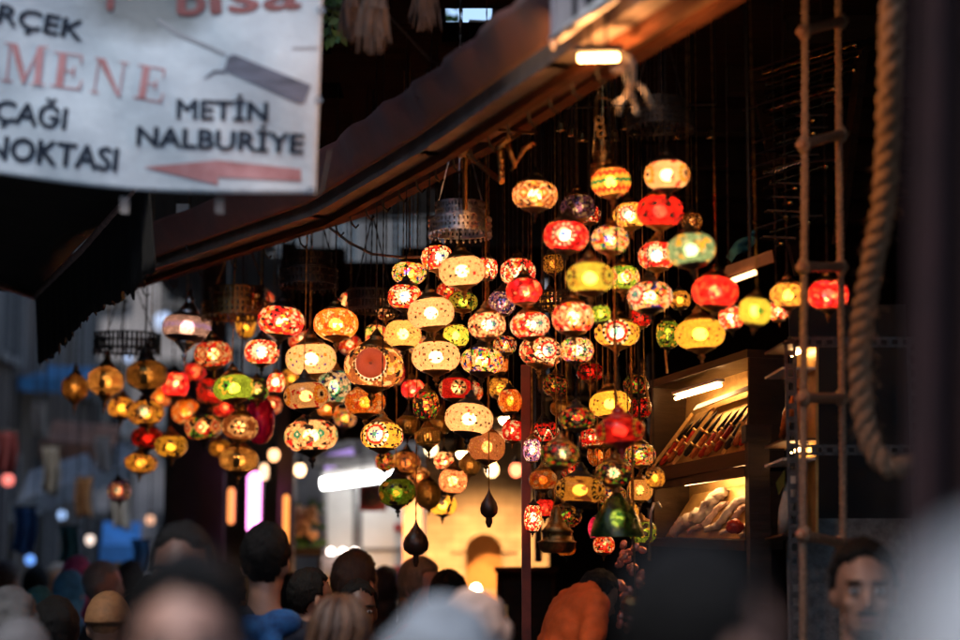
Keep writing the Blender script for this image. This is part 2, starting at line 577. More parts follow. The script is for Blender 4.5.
# pixel x, y, width, height, row behind the eave (0 front), design, palette, turn, kind, bulb, label
LAMPS = [
 (535, 195, 46, 28, 0, 'diamond', 'brown', .1, 'pill', 1, 'brown lamp with dark and white diamonds, alone beneath the bent bracket arm'),
 (578, 207, 36, 25, 1, 'confetti', 'purple', 0, 'pill', .4, 'dim blue and purple speckled lamp under the zigzag banded lamp'),
 (611, 182, 40, 28, 0, 'bands', 'amber', 0, 'pill', .9, 'lamp with yellow, red and green zigzag bands around it'),
 (667, 175, 46, 29, 0, 'ends', 'multi', .3, 'pill', 1, 'topmost cream and orange lamp directly above the dark spotted red lamp'),
 (660, 211, 47, 31, 0, 'spots', 'redblack', 0, 'pill', 1, 'red lamp with large dark round spots'),
 (630, 216, 34, 25, 1, 'eye', 'amber', -.3, 'pill', 1, 'amber lamp half hidden behind the dark spotted red lamp'),
 (566, 236, 46, 30, 0, 'eyeblue', 'red', -.15, 'pill', 1, 'red lamp with one pale blue square piece at its middle'),
 (610, 240, 38, 25, 0, 'confetti', 'creamcol', 0, 'pill', 1, 'cream speckled lamp beside the red lamp with the pale blue square'),
 (657, 256, 38, 27, 1, 'eye', 'redcream', -.2, 'pill', 1, 'red and cream speckled lamp tucked behind the teal lamp'),
 (691, 250, 49, 31, 0, 'spots', 'tealgrey', .4, 'pill', 1, 'greyish teal lamp with yellow spots'),
 (590, 278, 49, 29, 0, 'ends', 'lime', 0, 'pill', 1, 'yellow green lamp with two dark ringed medallions'),
 (623, 278, 34, 25, 1, 'diamond', 'green', .3, 'pill', 1, 'cream and green lamp behind the yellow green medallion lamp'),
 (650, 297, 46, 28, 0, 'eye', 'creamcol', -.8, 'pill', 1, 'cream and orange lamp hanging below the red and teal pair'),
 (715, 292, 47, 31, 0, 'spots', 'red', 0, 'pill', 1, 'bright plain red lamp beside the metal lamp shade above the display case'),
 (573, 318, 42, 30, 0, 'diamond', 'redcream', .2, 'pill', 1, 'cream lamp with red and black lozenges, beside the yellow target eye lamp'),
 (601, 314, 20, 18, 1, 'spots', 'green', 0, 'pill', 1, 'tiny yellow green lamp squeezed between the lozenge lamp and the target eye lamp'),
 (617, 333, 46, 27, 0, 'eyebig', 'yellow', -.1, 'pill', 1, 'yellow lamp with a big red and turquoise target eye'),
 (700, 334, 51, 30, 0, 'dots', 'yellow', 0, 'pill', 1, 'large yellow lamp with black flecks above the display case'),
 (668, 334, 24, 28, 1, 'confetti', 'green', 0, 'pill', .8, 'small dark green and yellow lamp behind the flecked yellow lamp'),
 (530, 325, 40, 25, 0, 'eye', 'redcream', .5, 'pill', 1, 'red lamp with a white and dark eye, above the cream red ringed eye lamp'),
 (541, 352, 44, 28, 0, 'eye', 'cream', .35, 'pill', 1, 'cream lamp with a red ringed eye, at the top of the reddish post'),
 (577, 350, 34, 25, 1, 'burst', 'creamcol', .4, 'pill', 1, 'speckled cream lamp with a red flower, behind the red ringed eye lamp'),
 (518, 272, 36, 25, 1, 'zig', 'redcream', 0, 'pill', 1, 'red and cream lamp just above the crimson lamp'),
 (524, 291, 37, 25, 0, 'plain', 'red', 0, 'pill', 1, 'crimson lamp with a glittering surface, above the purple lamp'),
 (502, 303, 28, 24, 1, 'confetti', 'purple', 0, 'pill', .8, 'small purple speckled lamp beside the crimson lamp'),
 (487, 325, 38, 26, 0, 'eye', 'cream', .3, 'pill', 1, 'cream lamp with a yellow eye in a ring of blue beads'),
 (462, 271, 47, 30, 0, 'dots', 'cream', 0, 'pill', 1, 'cream dotted lamp just below the silver perforated ring'),
 (487, 269, 22, 22, 1, 'zig', 'redcream', 1, 'pill', 1, 'small red and cream lamp peeping out behind the top cream dotted lamp'),
 (437, 258, 32, 25, 1, 'eyeblue', 'redcream', .4, 'pill', 1, 'red lamp with a blue eye, touching the top cream dotted lamp'),
 (409, 273, 35, 22, 1, 'confetti', 'multi', 0, 'pill', 1, 'many coloured lamp above the red lamp with the blue and white eye'),
 (405, 297, 35, 25, 0, 'eyeblue', 'redcream', -.1, 'pill', 1, 'red lamp with a blue and white eye, beside the middle cream dotted lamp'),
 (431, 313, 47, 30, 0, 'dots', 'cream', 0, 'pill', 1, 'middle cream dotted lamp of the column under the silver perforated ring'),
 (386, 308, 24, 21, 2, 'plain', 'cream', 0, 'pill', 1, 'plain cream lamp behind the red lamp with the blue and white eye'),
 (403, 334, 37, 27, 1, 'dots', 'orangedot', 0, 'pill', 1, 'orange lamp densely dotted in black and green'),
 (456, 336, 26, 23, 2, 'confetti', 'lime', 0, 'pill', 1, 'yellow green lamp between two cream dotted lamps'),
 (436, 357, 49, 30, 0, 'dots', 'cream', .6, 'pill', 1, 'cream dotted lamp beside the brown lamp with the copper disc'),
 (482, 361, 43, 26, 1, 'confetti', 'multi', .2, 'pill', 1, 'orange and yellow many coloured lamp under the blue beaded eye lamp'),
 (376, 335, 22, 20, 2, 'plain', 'orangedot', 0, 'pill', 1, 'small pale orange lamp between the orange red lamp and the dotted orange lamp'),
 (336, 324, 45, 29, 0, 'confetti', 'orange', 0, 'pill', 1, 'bright orange red lamp beside the red and black patchwork lamp'),
 (281, 321, 47, 29, 0, 'confetti', 'redcream', 0, 'pill', 1, 'red, cream and black patchwork lamp under the dark metal ring'),
 (350, 302, 24, 17, 2, 'plain', 'cream', 0, 'pill', 1, 'little cream lamp behind and above the bright orange red lamp'),
 (311, 359, 51, 31, 0, 'dots', 'creamcol', 0, 'pill', 1, 'wide cream lamp with many coloured dots above the ringed orange lamp'),
 (262, 352, 35, 25, 0, 'eyeblue', 'redcream', -.1, 'pill', 1, 'crimson lamp with a small blue flower eye, below the patchwork lamp'),
 (374, 367, 60, 41, 0, 'disc', 'brown', 0, 'disc', .9, 'large brown lamp with a round copper disc on its face'),
 (334, 387, 34, 34, 1, 'confetti', 'tealnavy', 0, 'pill', .7, 'white lamp patterned in teal and navy beside the copper disc lamp'),
 (306, 396, 45, 27, 0, 'ends', 'multi', .5, 'pill', .8, 'orange and dark lamp with ringed lobes under the wide cream lamp'),
 (276, 383, 18, 20, 0, 'eye', 'redcream', 0, 'pill', 1, 'tiny red lamp with a white face and a purple eye'),
 (213, 354, 38, 26, 0, 'diamond', 'redcream', 0, 'pill', .8, 'cream lamp with black and red diamonds beside the lilac beaded lantern'),
 (187, 328, 49, 31, 0, 'beads', 'silver', 0, 'onion', 1.2, 'lilac grey beaded lantern with a silver top'),
 (234, 388, 42, 25, 0, 'star', 'green', -.25, 'pill', .9, 'green lamp with a yellow bordered star'),
 (257, 390, 24, 22, 1, 'petals', 'darkmulti', .1, 'pill', .6, 'dark lamp with a cream arch, behind the green star lamp'),
 (175, 385, 28, 25, 1, 'plain', 'red', 0, 'pill', 1, 'plain glowing red lamp beside the dark brass lantern'),
 (213, 391, 34, 25, 2, 'confetti', 'redblack', 0, 'pill', .8, 'deep red lamp behind the green star lamp'),
 (186, 412, 29, 23, 1, 'plain', 'orange', 0, 'pill', .8, 'reddish orange lamp above the dark lamp with a cream cross'),
 (203, 427, 37, 25, 0, 'diamond', 'darkmulti', .5, 'pill', .7, 'dark red lamp with a cream cross shaped flower'),
 (240, 427, 37, 25, 0, 'petals', 'brown', .05, 'pill', .8, 'tan lamp with a flower of black petals'),
 (239, 460, 40, 25, 0, 'filigree', 'brass', 0, 'pill', .9, 'gold pierced metal lamp, lowest under the black petal lamp'),
 (311, 436, 54, 31, 0, 'diamond', 'cream', .0, 'pill', 1, 'large cream lamp with teal diamonds, lowest below the ringed orange lamp'),
 (382, 436, 43, 27, 0, 'eyebig', 'yellow', -.3, 'pill', 1, 'yellow lamp with a ring of black dots above the red square sign'),
 (365, 402, 41, 26, 1, 'confetti', 'orange', 0, 'pill', .7, 'dull orange red lamp under the copper disc lamp'),
 (469, 419, 49, 30, 0, 'dots', 'cream', .9, 'pill', 1, 'lowest cream dotted lamp, above the copper beaded lamp'),
 (487, 447, 37, 29, 0, 'dots', 'copper', 0, 'pill', .7, 'copper coloured beaded lamp under the lowest cream dotted lamp'),
 (426, 405, 27, 28, 1, 'confetti', 'darkmulti', 0, 'pill', .7, 'dark brown patterned lamp below the column of cream dotted lamps'),
 (456, 389, 35, 22, 2, 'petals', 'redcream', .2, 'pill', .8, 'red and cream lamp with a scalloped arch, behind the lowest cream dotted lamp'),
 (75, 388, 27, 26, 0, 'filigree', 'brass', 0, 'onion', .7, 'smallest and farthest of the pierced brass lanterns'),
 (106, 381, 37, 29, 0, 'filigree', 'brass', .4, 'onion', 1.2, 'bright pierced brass lantern between two other brass lanterns'),
 (147, 375, 42, 30, 0, 'filigree', 'brass', .8, 'onion', .6, 'darkest and largest pierced brass lantern, beside the red lamp'),
 (122, 408, 29, 20, 1, 'plain', 'amber', 0, 'pill', .8, 'plain amber lamp under the bright brass lantern'),
 (146, 413, 36, 23, 0, 'burst', 'amber', 0, 'pill', .6, 'amber lamp with a dark burst under the darkest brass lantern'),
 (148, 438, 34, 20, 1, 'confetti', 'redblack', 0, 'pill', .4, 'dull dark red lamp beside the yellow lamp with black rings'),
 (171, 446, 33, 21, 0, 'ends', 'yellow', 0, 'pill', .6, 'yellow lamp with black rings, below the orange cluster'),
 (141, 463, 33, 18, 0, 'confetti', 'amber', .5, 'pill', .5, 'dim amber lamp hanging below the dull dark red lamp'),
 (119, 491, 24, 20, 0, 'eyebig', 'purple', 0, 'pill', .4, 'small dim bluish eye lamp hanging lowest of all over the crowd'),
 (610, 404, 42, 25, 1, 'dots', 'yellow', .3, 'pill', 1, 'pale yellow dotted lamp standing over the red two eyed lamp'),
 (620, 431, 50, 25, 0, 'ends', 'red', .1, 'pill', .7, 'red lamp with two ornate round eyes and a red metal cap'),
 (577, 419, 37, 21, 0, 'confetti', 'darkmulti', .2, 'pill', .8, 'dark many coloured lamp beside the pale yellow dotted lamp'),
 (560, 455, 39, 25, 0, 'burst', 'darkmulti', .2, 'pill', .8, 'dark lamp with a white flower, near the reddish post'),
 (614, 473, 37, 23, 0, 'burst', 'darkmulti', -.1, 'pill', .5, 'nearly black lamp with a white starburst'),
 (580, 490, 51, 26, 0, 'ends', 'amber', .3, 'pill', .7, 'wide amber brown lamp between the brass censer and the starburst lamp'),
 (640, 455, 32, 22, 1, 'confetti', 'multi', .8, 'pill', .7, 'amber speckled lamp behind the red two eyed lamp'),
 (643, 532, 28, 22, 1, 'spots', 'green', .3, 'pill', .8, 'yellow green lamp low beside the display case'),
 (597, 528, 18, 22, 1, 'plain', 'magenta', 0, 'pill', .8, 'little pink glass lamp beside the green glass shade'),
 (788, 295, 36, 24, 1, 'confetti', 'amber', .1, 'pill', 1, 'amber lamp hanging behind the rope ladder'),
 (828, 295, 42, 29, 1, 'confetti', 'red', .9, 'pill', 1, 'red lamp hanging behind the rope ladder'),
 (731, 318, 25, 23, 1, 'confetti', 'redcream', .4, 'pill', 1, 'small red and cream lamp between the flecked yellow lamp and the star lamp'),
 (755, 311, 33, 27, 0, 'star', 'lime', .2, 'pill', 1, 'yellow lamp with a green star near the rope ladder'),
 (778, 311, 20, 20, 1, 'zig', 'redcream', .7, 'pill', 1, 'small red and white striped lamp behind the green star lamp'),
 (510, 401, 24, 24, 2, 'plain', 'orange', .3, 'pill', .7, 'plain orange lamp beside the upper part of the reddish post'),
 (513, 431, 22, 22, 2, 'spots', 'redcream', .3, 'pill', .8, 'small red lamp with pale spots beside the reddish post'),
 (532, 450, 18, 24, 2, 'eyeblue', 'purple', .1, 'pill', .9, 'small blue and white lamp half behind the reddish post'),
 (533, 518, 18, 28, 2, 'zig', 'redcream', .1, 'pill', .9, 'small red and blue lamp low behind the reddish post'),
 (428, 437, 27, 20, 2, 'filigree', 'brass', .2, 'onion', .8, 'small brass lantern below the dark brown patterned lamp'),
 (406, 463, 30, 21, 3, 'plain', 'brown', .2, 'pill', .5, 'dim brown lamp beside the yellow lamp with the ring of dots'),
 (397, 492, 38, 27, 2, 'plain', 'green', .7, 'pill', .3, 'dim dark green lamp beside the red square sign'),
 (419, 478, 22, 20, 3, 'plain', 'brown', .2, 'pill', .5, 'little brown lamp beside the dim dark green lamp'),
 (453, 481, 29, 24, 2, 'spots', 'copper', .2, 'pill', 1.2, 'copper rimmed lamp glowing white against the bright stone wall'),
 (443, 505, 28, 20, 3, 'plain', 'yellow', .2, 'pill', .9, 'plain yellow lamp in front of the bright stone wall'),
 (428, 494, 26, 27, 2, 'filigree', 'brass', .2, 'pill', .2, 'dull unlit brown pierced lamp beside the plain yellow lamp'),
 (246, 325, 20, 26, 2, 'plain', 'yellow', .2, 'pill', .7, 'plain yellow lamp behind the patchwork lamp'),
 (322, 378, 20, 18, 2, 'confetti', 'amber', .2, 'pill', .6, 'small amber lamp behind the wide cream lamp'),
 (395, 372, 20, 24, 3, 'plain', 'red', .2, 'pill', .8, 'small red lamp behind the copper disc lamp'),
 (413, 389, 24, 18, 3, 'plain', 'red', .4, 'pill', .9, 'bright red lamp above the dark brown patterned lamp'),
 (553, 264, 22, 20, 2, 'confetti', 'amber', .4, 'pill', .4, 'dim amber lamp between the red lamp and the yellow green lamp'),
 (463, 302, 30, 18, 2, 'confetti', 'lime', .4, 'pill', .5, 'dim yellow green lamp under the top cream dotted lamp'),
 (500, 388, 24, 20, 3, 'confetti', 'amber', .4, 'pill', .6, 'amber speckled lamp in the gap beside the reddish post'),
 (444, 461, 20, 18, 3, 'plain', 'cream', .4, 'pill', 1, 'plain cream lamp before the bright stone wall'),
 (555, 385, 26, 20, 2, 'confetti', 'darkmulti', .4, 'pill', .4, 'very dark speckled lamp deep in the shop above the dark many coloured lamp'),
 (600, 455, 26, 22, 2, 'confetti', 'orange', .4, 'pill', .35, 'dim orange lamp under the red two eyed lamp'),
 (545, 432, 30, 20, 1, 'zig', 'redblack', .3, 'pill', .5, 'dark red zigzag lamp beside the reddish post, above the white flower lamp'),
 (592, 438, 26, 18, 2, 'confetti', 'redcream', .3, 'pill', .5, 'small red speckled lamp behind the red two eyed lamp'),
 (543, 480, 28, 20, 1, 'plain', 'orange', .3, 'pill', .4, 'dull orange lamp below the dark lamp with a white flower'),
 (612, 496, 30, 20, 2, 'confetti', 'multi', .1, 'pill', .4, 'dim many coloured lamp just above the bottle green glass shade'),
 (640, 490, 26, 22, 1, 'dots', 'orangedot', .1, 'pill', .5, 'orange dotted lamp between the starburst lamp and the lower display case'),
 (566, 516, 32, 20, 2, 'confetti', 'darkmulti', .8, 'pill', .4, 'dark patterned lamp just above the brass censer'),
 (545, 508, 20, 18, 2, 'spots', 'red', .8, 'pill', .6, 'small dim red lamp beside the brass censer lid'),
 (640, 408, 24, 20, 2, 'confetti', 'redblack', .8, 'pill', .4, 'dim dark red lamp beside the pale yellow dotted lamp'),
 (655, 478, 20, 18, 2, 'plain', 'amber', .8, 'pill', .5, 'small amber lamp at the corner of the lower display case'),
 (636, 385, 26, 20, 3, 'confetti', 'darkmulti', .2, 'pill', .4, 'dark speckled lamp near the beaded string and the upper display case'),
 (590, 372, 28, 18, 3, 'confetti', 'redblack', .2, 'pill', .4, 'dim red and black lamp deep below the yellow target eye lamp'),
 (470, 392, 26, 20, 3, 'eye', 'redcream', .2, 'pill', .8, 'red lamp with a pale eye deep behind the cream dotted column'),
 (498, 365, 22, 18, 3, 'confetti', 'orange', .2, 'pill', .7, 'orange lamp deep behind the orange and yellow many coloured lamp'),
 (350, 345, 24, 18, 3, 'confetti', 'redcream', .2, 'pill', .6, 'small red speckled lamp deep behind the bright orange red lamp'),
 (292, 378, 22, 18, 3, 'confetti', 'amber', .2, 'pill', .6, 'small amber speckled lamp behind the tiny red lamp with a white face'),
 (225, 408, 24, 18, 2, 'plain', 'red', .2, 'pill', .7, 'plain red lamp between the green star lamp and the black petal lamp'),
 (418, 345, 22, 18, 3, 'confetti', 'multi', .5, 'pill', .7, 'small many coloured lamp squeezed beside the densely dotted orange lamp'),
 (262, 300, 24, 18, 2, 'confetti', 'redcream', .5, 'pill', .6, 'small red and cream lamp under the dark brass ring, above the patchwork lamp'),
 (300, 340, 24, 18, 2, 'eye', 'redcream', .5, 'pill', .7, 'small red lamp with a pale eye between the patchwork lamp and the wide cream lamp'),
 (392, 355, 22, 20, 3, 'confetti', 'creamcol', .5, 'pill', .7, 'small cream speckled lamp behind the rim of the copper disc lamp'),
 (448, 292, 24, 18, 3, 'confetti', 'redcream', .5, 'pill', .6, 'red speckled lamp in the gap below the topmost cream dotted lamp'),
 (505, 345, 24, 18, 2, 'zig', 'multi', .5, 'pill', .6, 'striped many coloured lamp beside the cream red ringed eye lamp'),
 (550, 300, 24, 18, 2, 'eye', 'amber', .5, 'pill', .5, 'dim amber eye lamp beside the crimson glittering lamp'),
 (640, 318, 24, 18, 2, 'confetti', 'redblack', .5, 'pill', .5, 'dim dark red lamp beside the yellow target eye lamp'),
 (680, 300, 22, 18, 2, 'plain', 'amber', .5, 'pill', .6, 'small plain amber lamp between the cream orange lamp and the bright plain red lamp'),
 (692, 222, 22, 18, 2, 'confetti', 'brown', .5, 'pill', .35, 'very dim brown lamp above the greyish teal lamp'),
 (590, 215, 22, 18, 2, 'confetti', 'redcream', .5, 'pill', .5, 'small red speckled lamp under the dim blue and purple lamp'),
 (345, 418, 24, 18, 3, 'confetti', 'multi', .5, 'pill', .6, 'small many coloured lamp above the yellow lamp with the ring of dots'),
 (328, 408, 22, 18, 3, 'plain', 'orange', .5, 'pill', .6, 'small orange lamp above the large cream teal diamond lamp'),
 (272, 405, 20, 18, 3, 'zig', 'redcream', .5, 'pill', .6, 'small striped red lamp beside the magenta glass bauble'),
 (195, 372, 22, 18, 3, 'plain', 'red', .5, 'pill', .6, 'small red lamp under the lilac beaded lantern'),
 (220, 448, 22, 16, 3, 'confetti', 'amber', .5, 'pill', .4, 'dim amber lamp above the gold pierced metal lamp'),
 (160, 398, 22, 18, 3, 'confetti', 'orange', .5, 'pill', .6, 'small orange speckled lamp behind the amber burst lamp'),
 (408, 425, 24, 20, 2, 'filigree', 'brass', .5, 'onion', .3, 'dark brass lantern below the bright red lamp in the middle'),
 (440, 425, 22, 20, 3, 'filigree', 'brass', .9, 'onion', .3, 'dark brass lantern close to the small brass lantern'),
 (470, 465, 22, 20, 3, 'filigree', 'brass', .9, 'pill', .5, 'round brass lantern in front of the bright stone wall'),
 (385, 462, 20, 18, 3, 'confetti', 'darkmulti', .9, 'pill', .5, 'dark speckled lamp just under the yellow lamp with the ring of dots'),
 (562, 408, 24, 18, 3, 'filigree', 'brass', .2, 'onion', .3, 'dim brass lantern deep beside the top of the brass jar shelves'),
 (604, 440, 22, 18, 3, 'filigree', 'brass', .2, 'onion', .3, 'dim brass lantern behind the red two eyed lamp'),
 (572, 470, 24, 18, 3, 'confetti', 'redcream', .2, 'pill', .4, 'dim red cream lamp above the wide amber brown lamp'),
 (628, 512, 22, 18, 1, 'confetti', 'amber', .2, 'pill', .5, 'small amber lamp at the shoulder of the bottle green glass shade'),
 (604, 545, 22, 18, 1, 'confetti', 'redcream', .2, 'pill', .5, 'red cream lamp hanging lowest over the orange shirt'),
 (566, 548, 20, 16, 3, 'plain', 'orange', .2, 'pill', .4, 'dim orange lamp low behind the brass censer'),
]
CEIL_Z = 3.75
placed = []


def make_lamp(i, spec):
    px, py, w, h, f, design, pal, phi, kind, power, label = spec
    base_d = eave_depth(px) + .3 + .42 * f
    best = None
    for k in range(9):
        off = (0, .13, -.12, .26, .39, -.24, .52, .65, .78)[k]
        d = base_d + off
        cost = abs(off) * 1.2
        for (qx, qy, qw, qh, qd) in placed:
            near = abs(px - qx) < qw / 2 + 4 and qy < py
            if near and abs(d - qd) < qw * qd / 3840 + .03:
                cost += 5
            elif near and d < qd and abs(px - qx) < qw * .42:
                cost += .35
            if abs(px - qx) < (w + qw) / 2 and abs(py - qy) < (h + qh) / 2 and abs(d - qd) < (w + qw) * d / 3840 + .01:
                cost += 6
        if best is None or cost < best[0]:
            best = (cost, d)
    d = best[1]
    placed.append((px, py, w, h, d))
    c = P(px, py, d)
    a, b = w * d / 3840, h * d / 3840
    kind2 = 'onion' if kind == 'onion' else 'pill'
    b2 = b / .96
    rt_ = random.Random(i * 31 + 5)
    TL_ = Matrix.Rotation(rt_.uniform(-.11, .11), 3, 'Y') @ Matrix.Rotation(rt_.uniform(-.10, .13), 3, 'X')
    t = thing('mosaic_lamp' if design not in ('filigree',) else 'pierced_lantern', label, 'lamp', c, 'hanging lamps of the shop front')
    me, rt, zt, rb, zb = globe_mesh(a, b2, design, pal, phi, 100 + i, kind2)
    g = bpy.data.objects.new('globe', me)
    COL.objects.link(g)
    g.parent = t
    BASE[g.name] = c
    g.rotation_euler = TL_.to_euler()
    MB().ell(c, (a * .3, a * .3, a * .32 if kind2 == 'onion' else b * .42), 8, 5).build('bulb', BULB if power >= .85 else BULB_DIM if power > .45 else BULB_LOW, t, smooth=True)
    met = SILVER if design == 'beads' else (BRASS if i % 3 else BLACKM)
    if label.startswith('red lamp with two ornate'):
        met = mat('red_enamel', (.45, .02, .015), .3, 0, .3, 20, .1)
    # cap: bell shaped neck closing the globe, loop on top
    hcap = a * (1.0 if kind2 == 'onion' else .62)
    m = MB()
    m.lathe(c, [(rt + .002, zt - .004), (rt + .004, zt + .002), (rt * .93, zt + hcap * .16), (rt * .60, zt + hcap * .34), (rt * .42, zt + hcap * .5), (rt * .5, zt + hcap * .58),
                (rt * .34, zt + hcap * .66), (rt * .2, zt + hcap * .85), (rt * .1, zt + hcap)], 16)
    m.build('cap', met, t, smooth=True).rotation_euler = TL_.to_euler()
    m = MB()
    dr = a * (.9 if kind2 == 'onion' else .55)
    m.lathe(c, [(.001, zb - dr * 1.25), (rb * .09, zb - dr * 1.1), (rb * .12, zb - dr), (rb * .06, zb - dr * .88), (rb * .2, zb - dr * .74), (rb * .28, zb - dr * .6), (rb * .16, zb - dr * .5),
                (rb * .4, zb - dr * .34), (rb * .8, zb - dr * .12), (rb + .004, zb - .002), (rb + .002, zb + .003)], 14)
    m.build('finial', met, t, smooth=True).rotation_euler = TL_.to_euler()
    m = MB()
    ztop = CEIL_Z
    chain_mb(m, c + TL_ @ Vector((0, 0, zt + hcap - .003)), Vector((c.x, c.y, ztop)), .0023)
    m.build('chain', BRASS if i % 4 == 1 else BLACKM, t)
    if kind == 'disc':
        m = MB()
        R = Matrix.Rotation(math.radians(90), 3, 'X')
        m.lathe(c + Vector((-a * .05, -a * .99, b * .04)), [(a * .49, -.003), (a * .50, 0), (a * .47, .003), (a * .06, .004), (a * .055, -.002)], 28, R)
        cm, cnt, cb, cout = nodes_of('copper_glass')
        cn = cnt.nodes.new('ShaderNodeTexNoise'); cn.inputs['Scale'].default_value = 45
        cr_ = cnt.nodes.new('ShaderNodeValToRGB'); cr_.color_ramp.elements[0].color = (.75, .26, .14, 1); cr_.color_ramp.elements[1].color = (.95, .46, .30, 1)
        ct = cnt.nodes.new('ShaderNodeBsdfTranslucent'); cx2 = cnt.nodes.new('ShaderNodeMixShader'); cx2.inputs[0].default_value = .65
        cnt.links.new(cn.outputs['Fac'], cr_.inputs[0]); cnt.links.new(cr_.outputs[0], cb.inputs['Base Color']); cnt.links.new(cr_.outputs[0], ct.inputs['Color'])
        cnt.links.new(cb.outputs[0], cx2.inputs[1]); cnt.links.new(ct.outputs[0], cx2.inputs[2]); cnt.links.new(cx2.outputs[0], cout.inputs['Surface'])
        dm = m.build('copper_disc', cm, t, smooth=True)
        pts = MB()
        for k in range(24):
            an = k / 24 * 2 * math.pi
            pts.ell(c + Vector((-a * .05 + math.cos(an) * a * .56, -a * .93, b * .04 + math.sin(an) * a * .56)), (.006, .006, .006), 6, 4)
        pts.build('bead_ring', BRASS, t, smooth=True)
    return t


order = sorted(range(len(LAMPS)), key=lambda k: LAMPS[k][1])
for k in order:
    make_lamp(k, LAMPS[k])


# perforated metal rings that carry the chandeliers
def crown(px, py, w, h, f, met, label, tiers=2):
    d = eave_depth(px) + .3 + .42 * f
    c = P(px, py, d)
    R0 = w * d / 3840
    H = h * d / 1920
    t = thing('chandelier_ring', label, 'chandelier ring', c, 'metal rings of the chandeliers')
    for k in range(tiers):
        r = R0 * (1 - .22 * k)
        z0 = -H / 2 + k * H / tiers
        z1 = z0 + H / tiers - .006
        m = MB()
        n = 44
        for j in range(n):
            a0, a1 = 2 * math.pi * j / n, 2 * math.pi * (j + .62) / n
            q = []
            for rr in (r, r - .003):
                q += [c + Vector((rr * math.cos(a0), rr * math.sin(a0), z0 + .008)), c + Vector((rr * math.cos(a1), rr * math.sin(a1), z0 + .008)),
                      c + Vector((rr * math.cos(a0), rr * math.sin(a0), z1 - .008)), c + Vector((rr * math.cos(a1), rr * math.sin(a1), z1 - .008))]
            m.hexa([q[0], q[1], q[3], q[2], q[4], q[5], q[7], q[6]])
        for zz in (z0, (z0 + z1) / 2 - .004, z1 - .008):
            m.lathe(c + Vector((0, 0, zz)), [(r - .005, 0), (r + .003, 0), (r + .003, .008), (r - .005, .008), (r - .005, 0)], 44, cap=False)
        m.build('pierced_band', met, t)
    m = MB()
    for j in range(3):
        an = .5 + 2.094 * j
        chain_mb(m, c + Vector((R0 * .98 * math.cos(an), R0 * .98 * math.sin(an), H * .02)), c + Vector((0, 0, H * .5 + .32)), .003)
    chain_mb(m, c + Vector((0, 0, H * .5 + .32)), Vector((c.x, c.y, CEIL_Z)), .004)
    m.build('chain', met, t)
    m = MB()
    n = 30
    m.lathe(c + Vector((0, 0, -H / 2 - .004)), [(R0 - .004, 0), (R0 + .002, 0), (R0 + .002, .004), (R0 - .004, .004), (R0 - .004, 0)], 44, cap=False)
    for j in range(n):
        a0 = 2 * math.pi * j / n
        p = c + Vector((R0 * math.cos(a0), R0 * math.sin(a0), -H / 2))
        m.lathe(p + Vector((0, 0, -.02)), [(.001, 0), (.005, .006), (.002, .02)], 6)
    m.build('drop_fringe', met, t)


crown(460, 217, 62, 32, 0, SILVER, 'silver perforated chandelier ring above the column of cream dotted lamps')
crown(309, 268, 58, 34, .3, BLACKM, 'black perforated chandelier ring above the bright orange red lamp')
crown(238, 302, 72, 30, .6, BRASS, 'dark brass chandelier ring above the green star lamp')
crown(127, 342, 66, 18, .3, BLACKM, 'low black chandelier ring above the brass lanterns', 1)
crown(660, 113, 66, 30, .5, BLACKM, 'sooty chandelier ring high above the dark spotted red lamp')
crown(372, 300, 50, 22, 1.4, BLACKM, 'black chandelier ring above the copper disc lamp', 1)
crown(560, 300, 60, 16, 2.6, BLACKM, 'dark chandelier ring deep in the shop behind the red lamps', 1)
crown(603, 157, 24, 36, .55, BRASSL, 'narrow brass perforated cylinder over the zigzag banded lamp', 3)

# small hanging ornaments among the lamps
def ornament(px, py, w, h, f, name, cat, label, m1, prof):
    d = eave_depth(px) + .3 + .42 * f
    c = P(px, py, d)
    s, H = w * d / 3840, h * d / 1920
    t = thing(name, label, cat, c)
    MB().lathe(c, [(max(r * s, .0008), z * H) for r, z in prof], 20).build('body', m1, t, smooth=True)
    m = MB()
    chain_mb(m, c + Vector((0, 0, prof[-1][1] * H)), Vector((c.x, c.y, CEIL_Z)))
    m.build('chain', BRASS, t)
    return t, c, s, H


MAGM = mat('magenta_foil_glass', (.75, .01, .2), .12, .35, .2, 10, .05)
ornament(260, 420, 30, 50, 1.5, 'glass_ornament', 'glass ornament', 'glossy magenta glass bauble behind the black petal lamp', MAGM,
         [(0, -.5), (.45, -.46), (.85, -.3), (1, -.05), (.97, .15), (.75, .34), (.4, .46), (.2, .5), (.2, .56), (.05, .58)])
DRK = mat('dark_leather', (.035, .016, .01), .35, 0, .4, 30, .3)
for px, py, w, h, f, lab in [(489, 506, 18, 30, 1.6, 'dark teardrop ornament hanging before the orange stone arch'),
                             (416, 541, 26, 36, 1.8, 'dark rounded ornament with a tassel hanging before the pale panel')]:
    t, c, s, H = ornament(px, py, w, h, f, 'teardrop_ornament', 'ornament', lab, DRK,
                          [(0, -.4), (.5, -.38), (.92, -.25), (1, -.08), (.85, .1), (.5, .27), (.2, .42), (.1, .5), (.05, .6)])
    MB().lathe(c + Vector((0, 0, -H * .72)), [(.006, 0), (.014, .02), (.012, .045), (.02, .06), (.012, .075), (.004, .1)], 10).build('tassel', DRK, t, smooth=True)

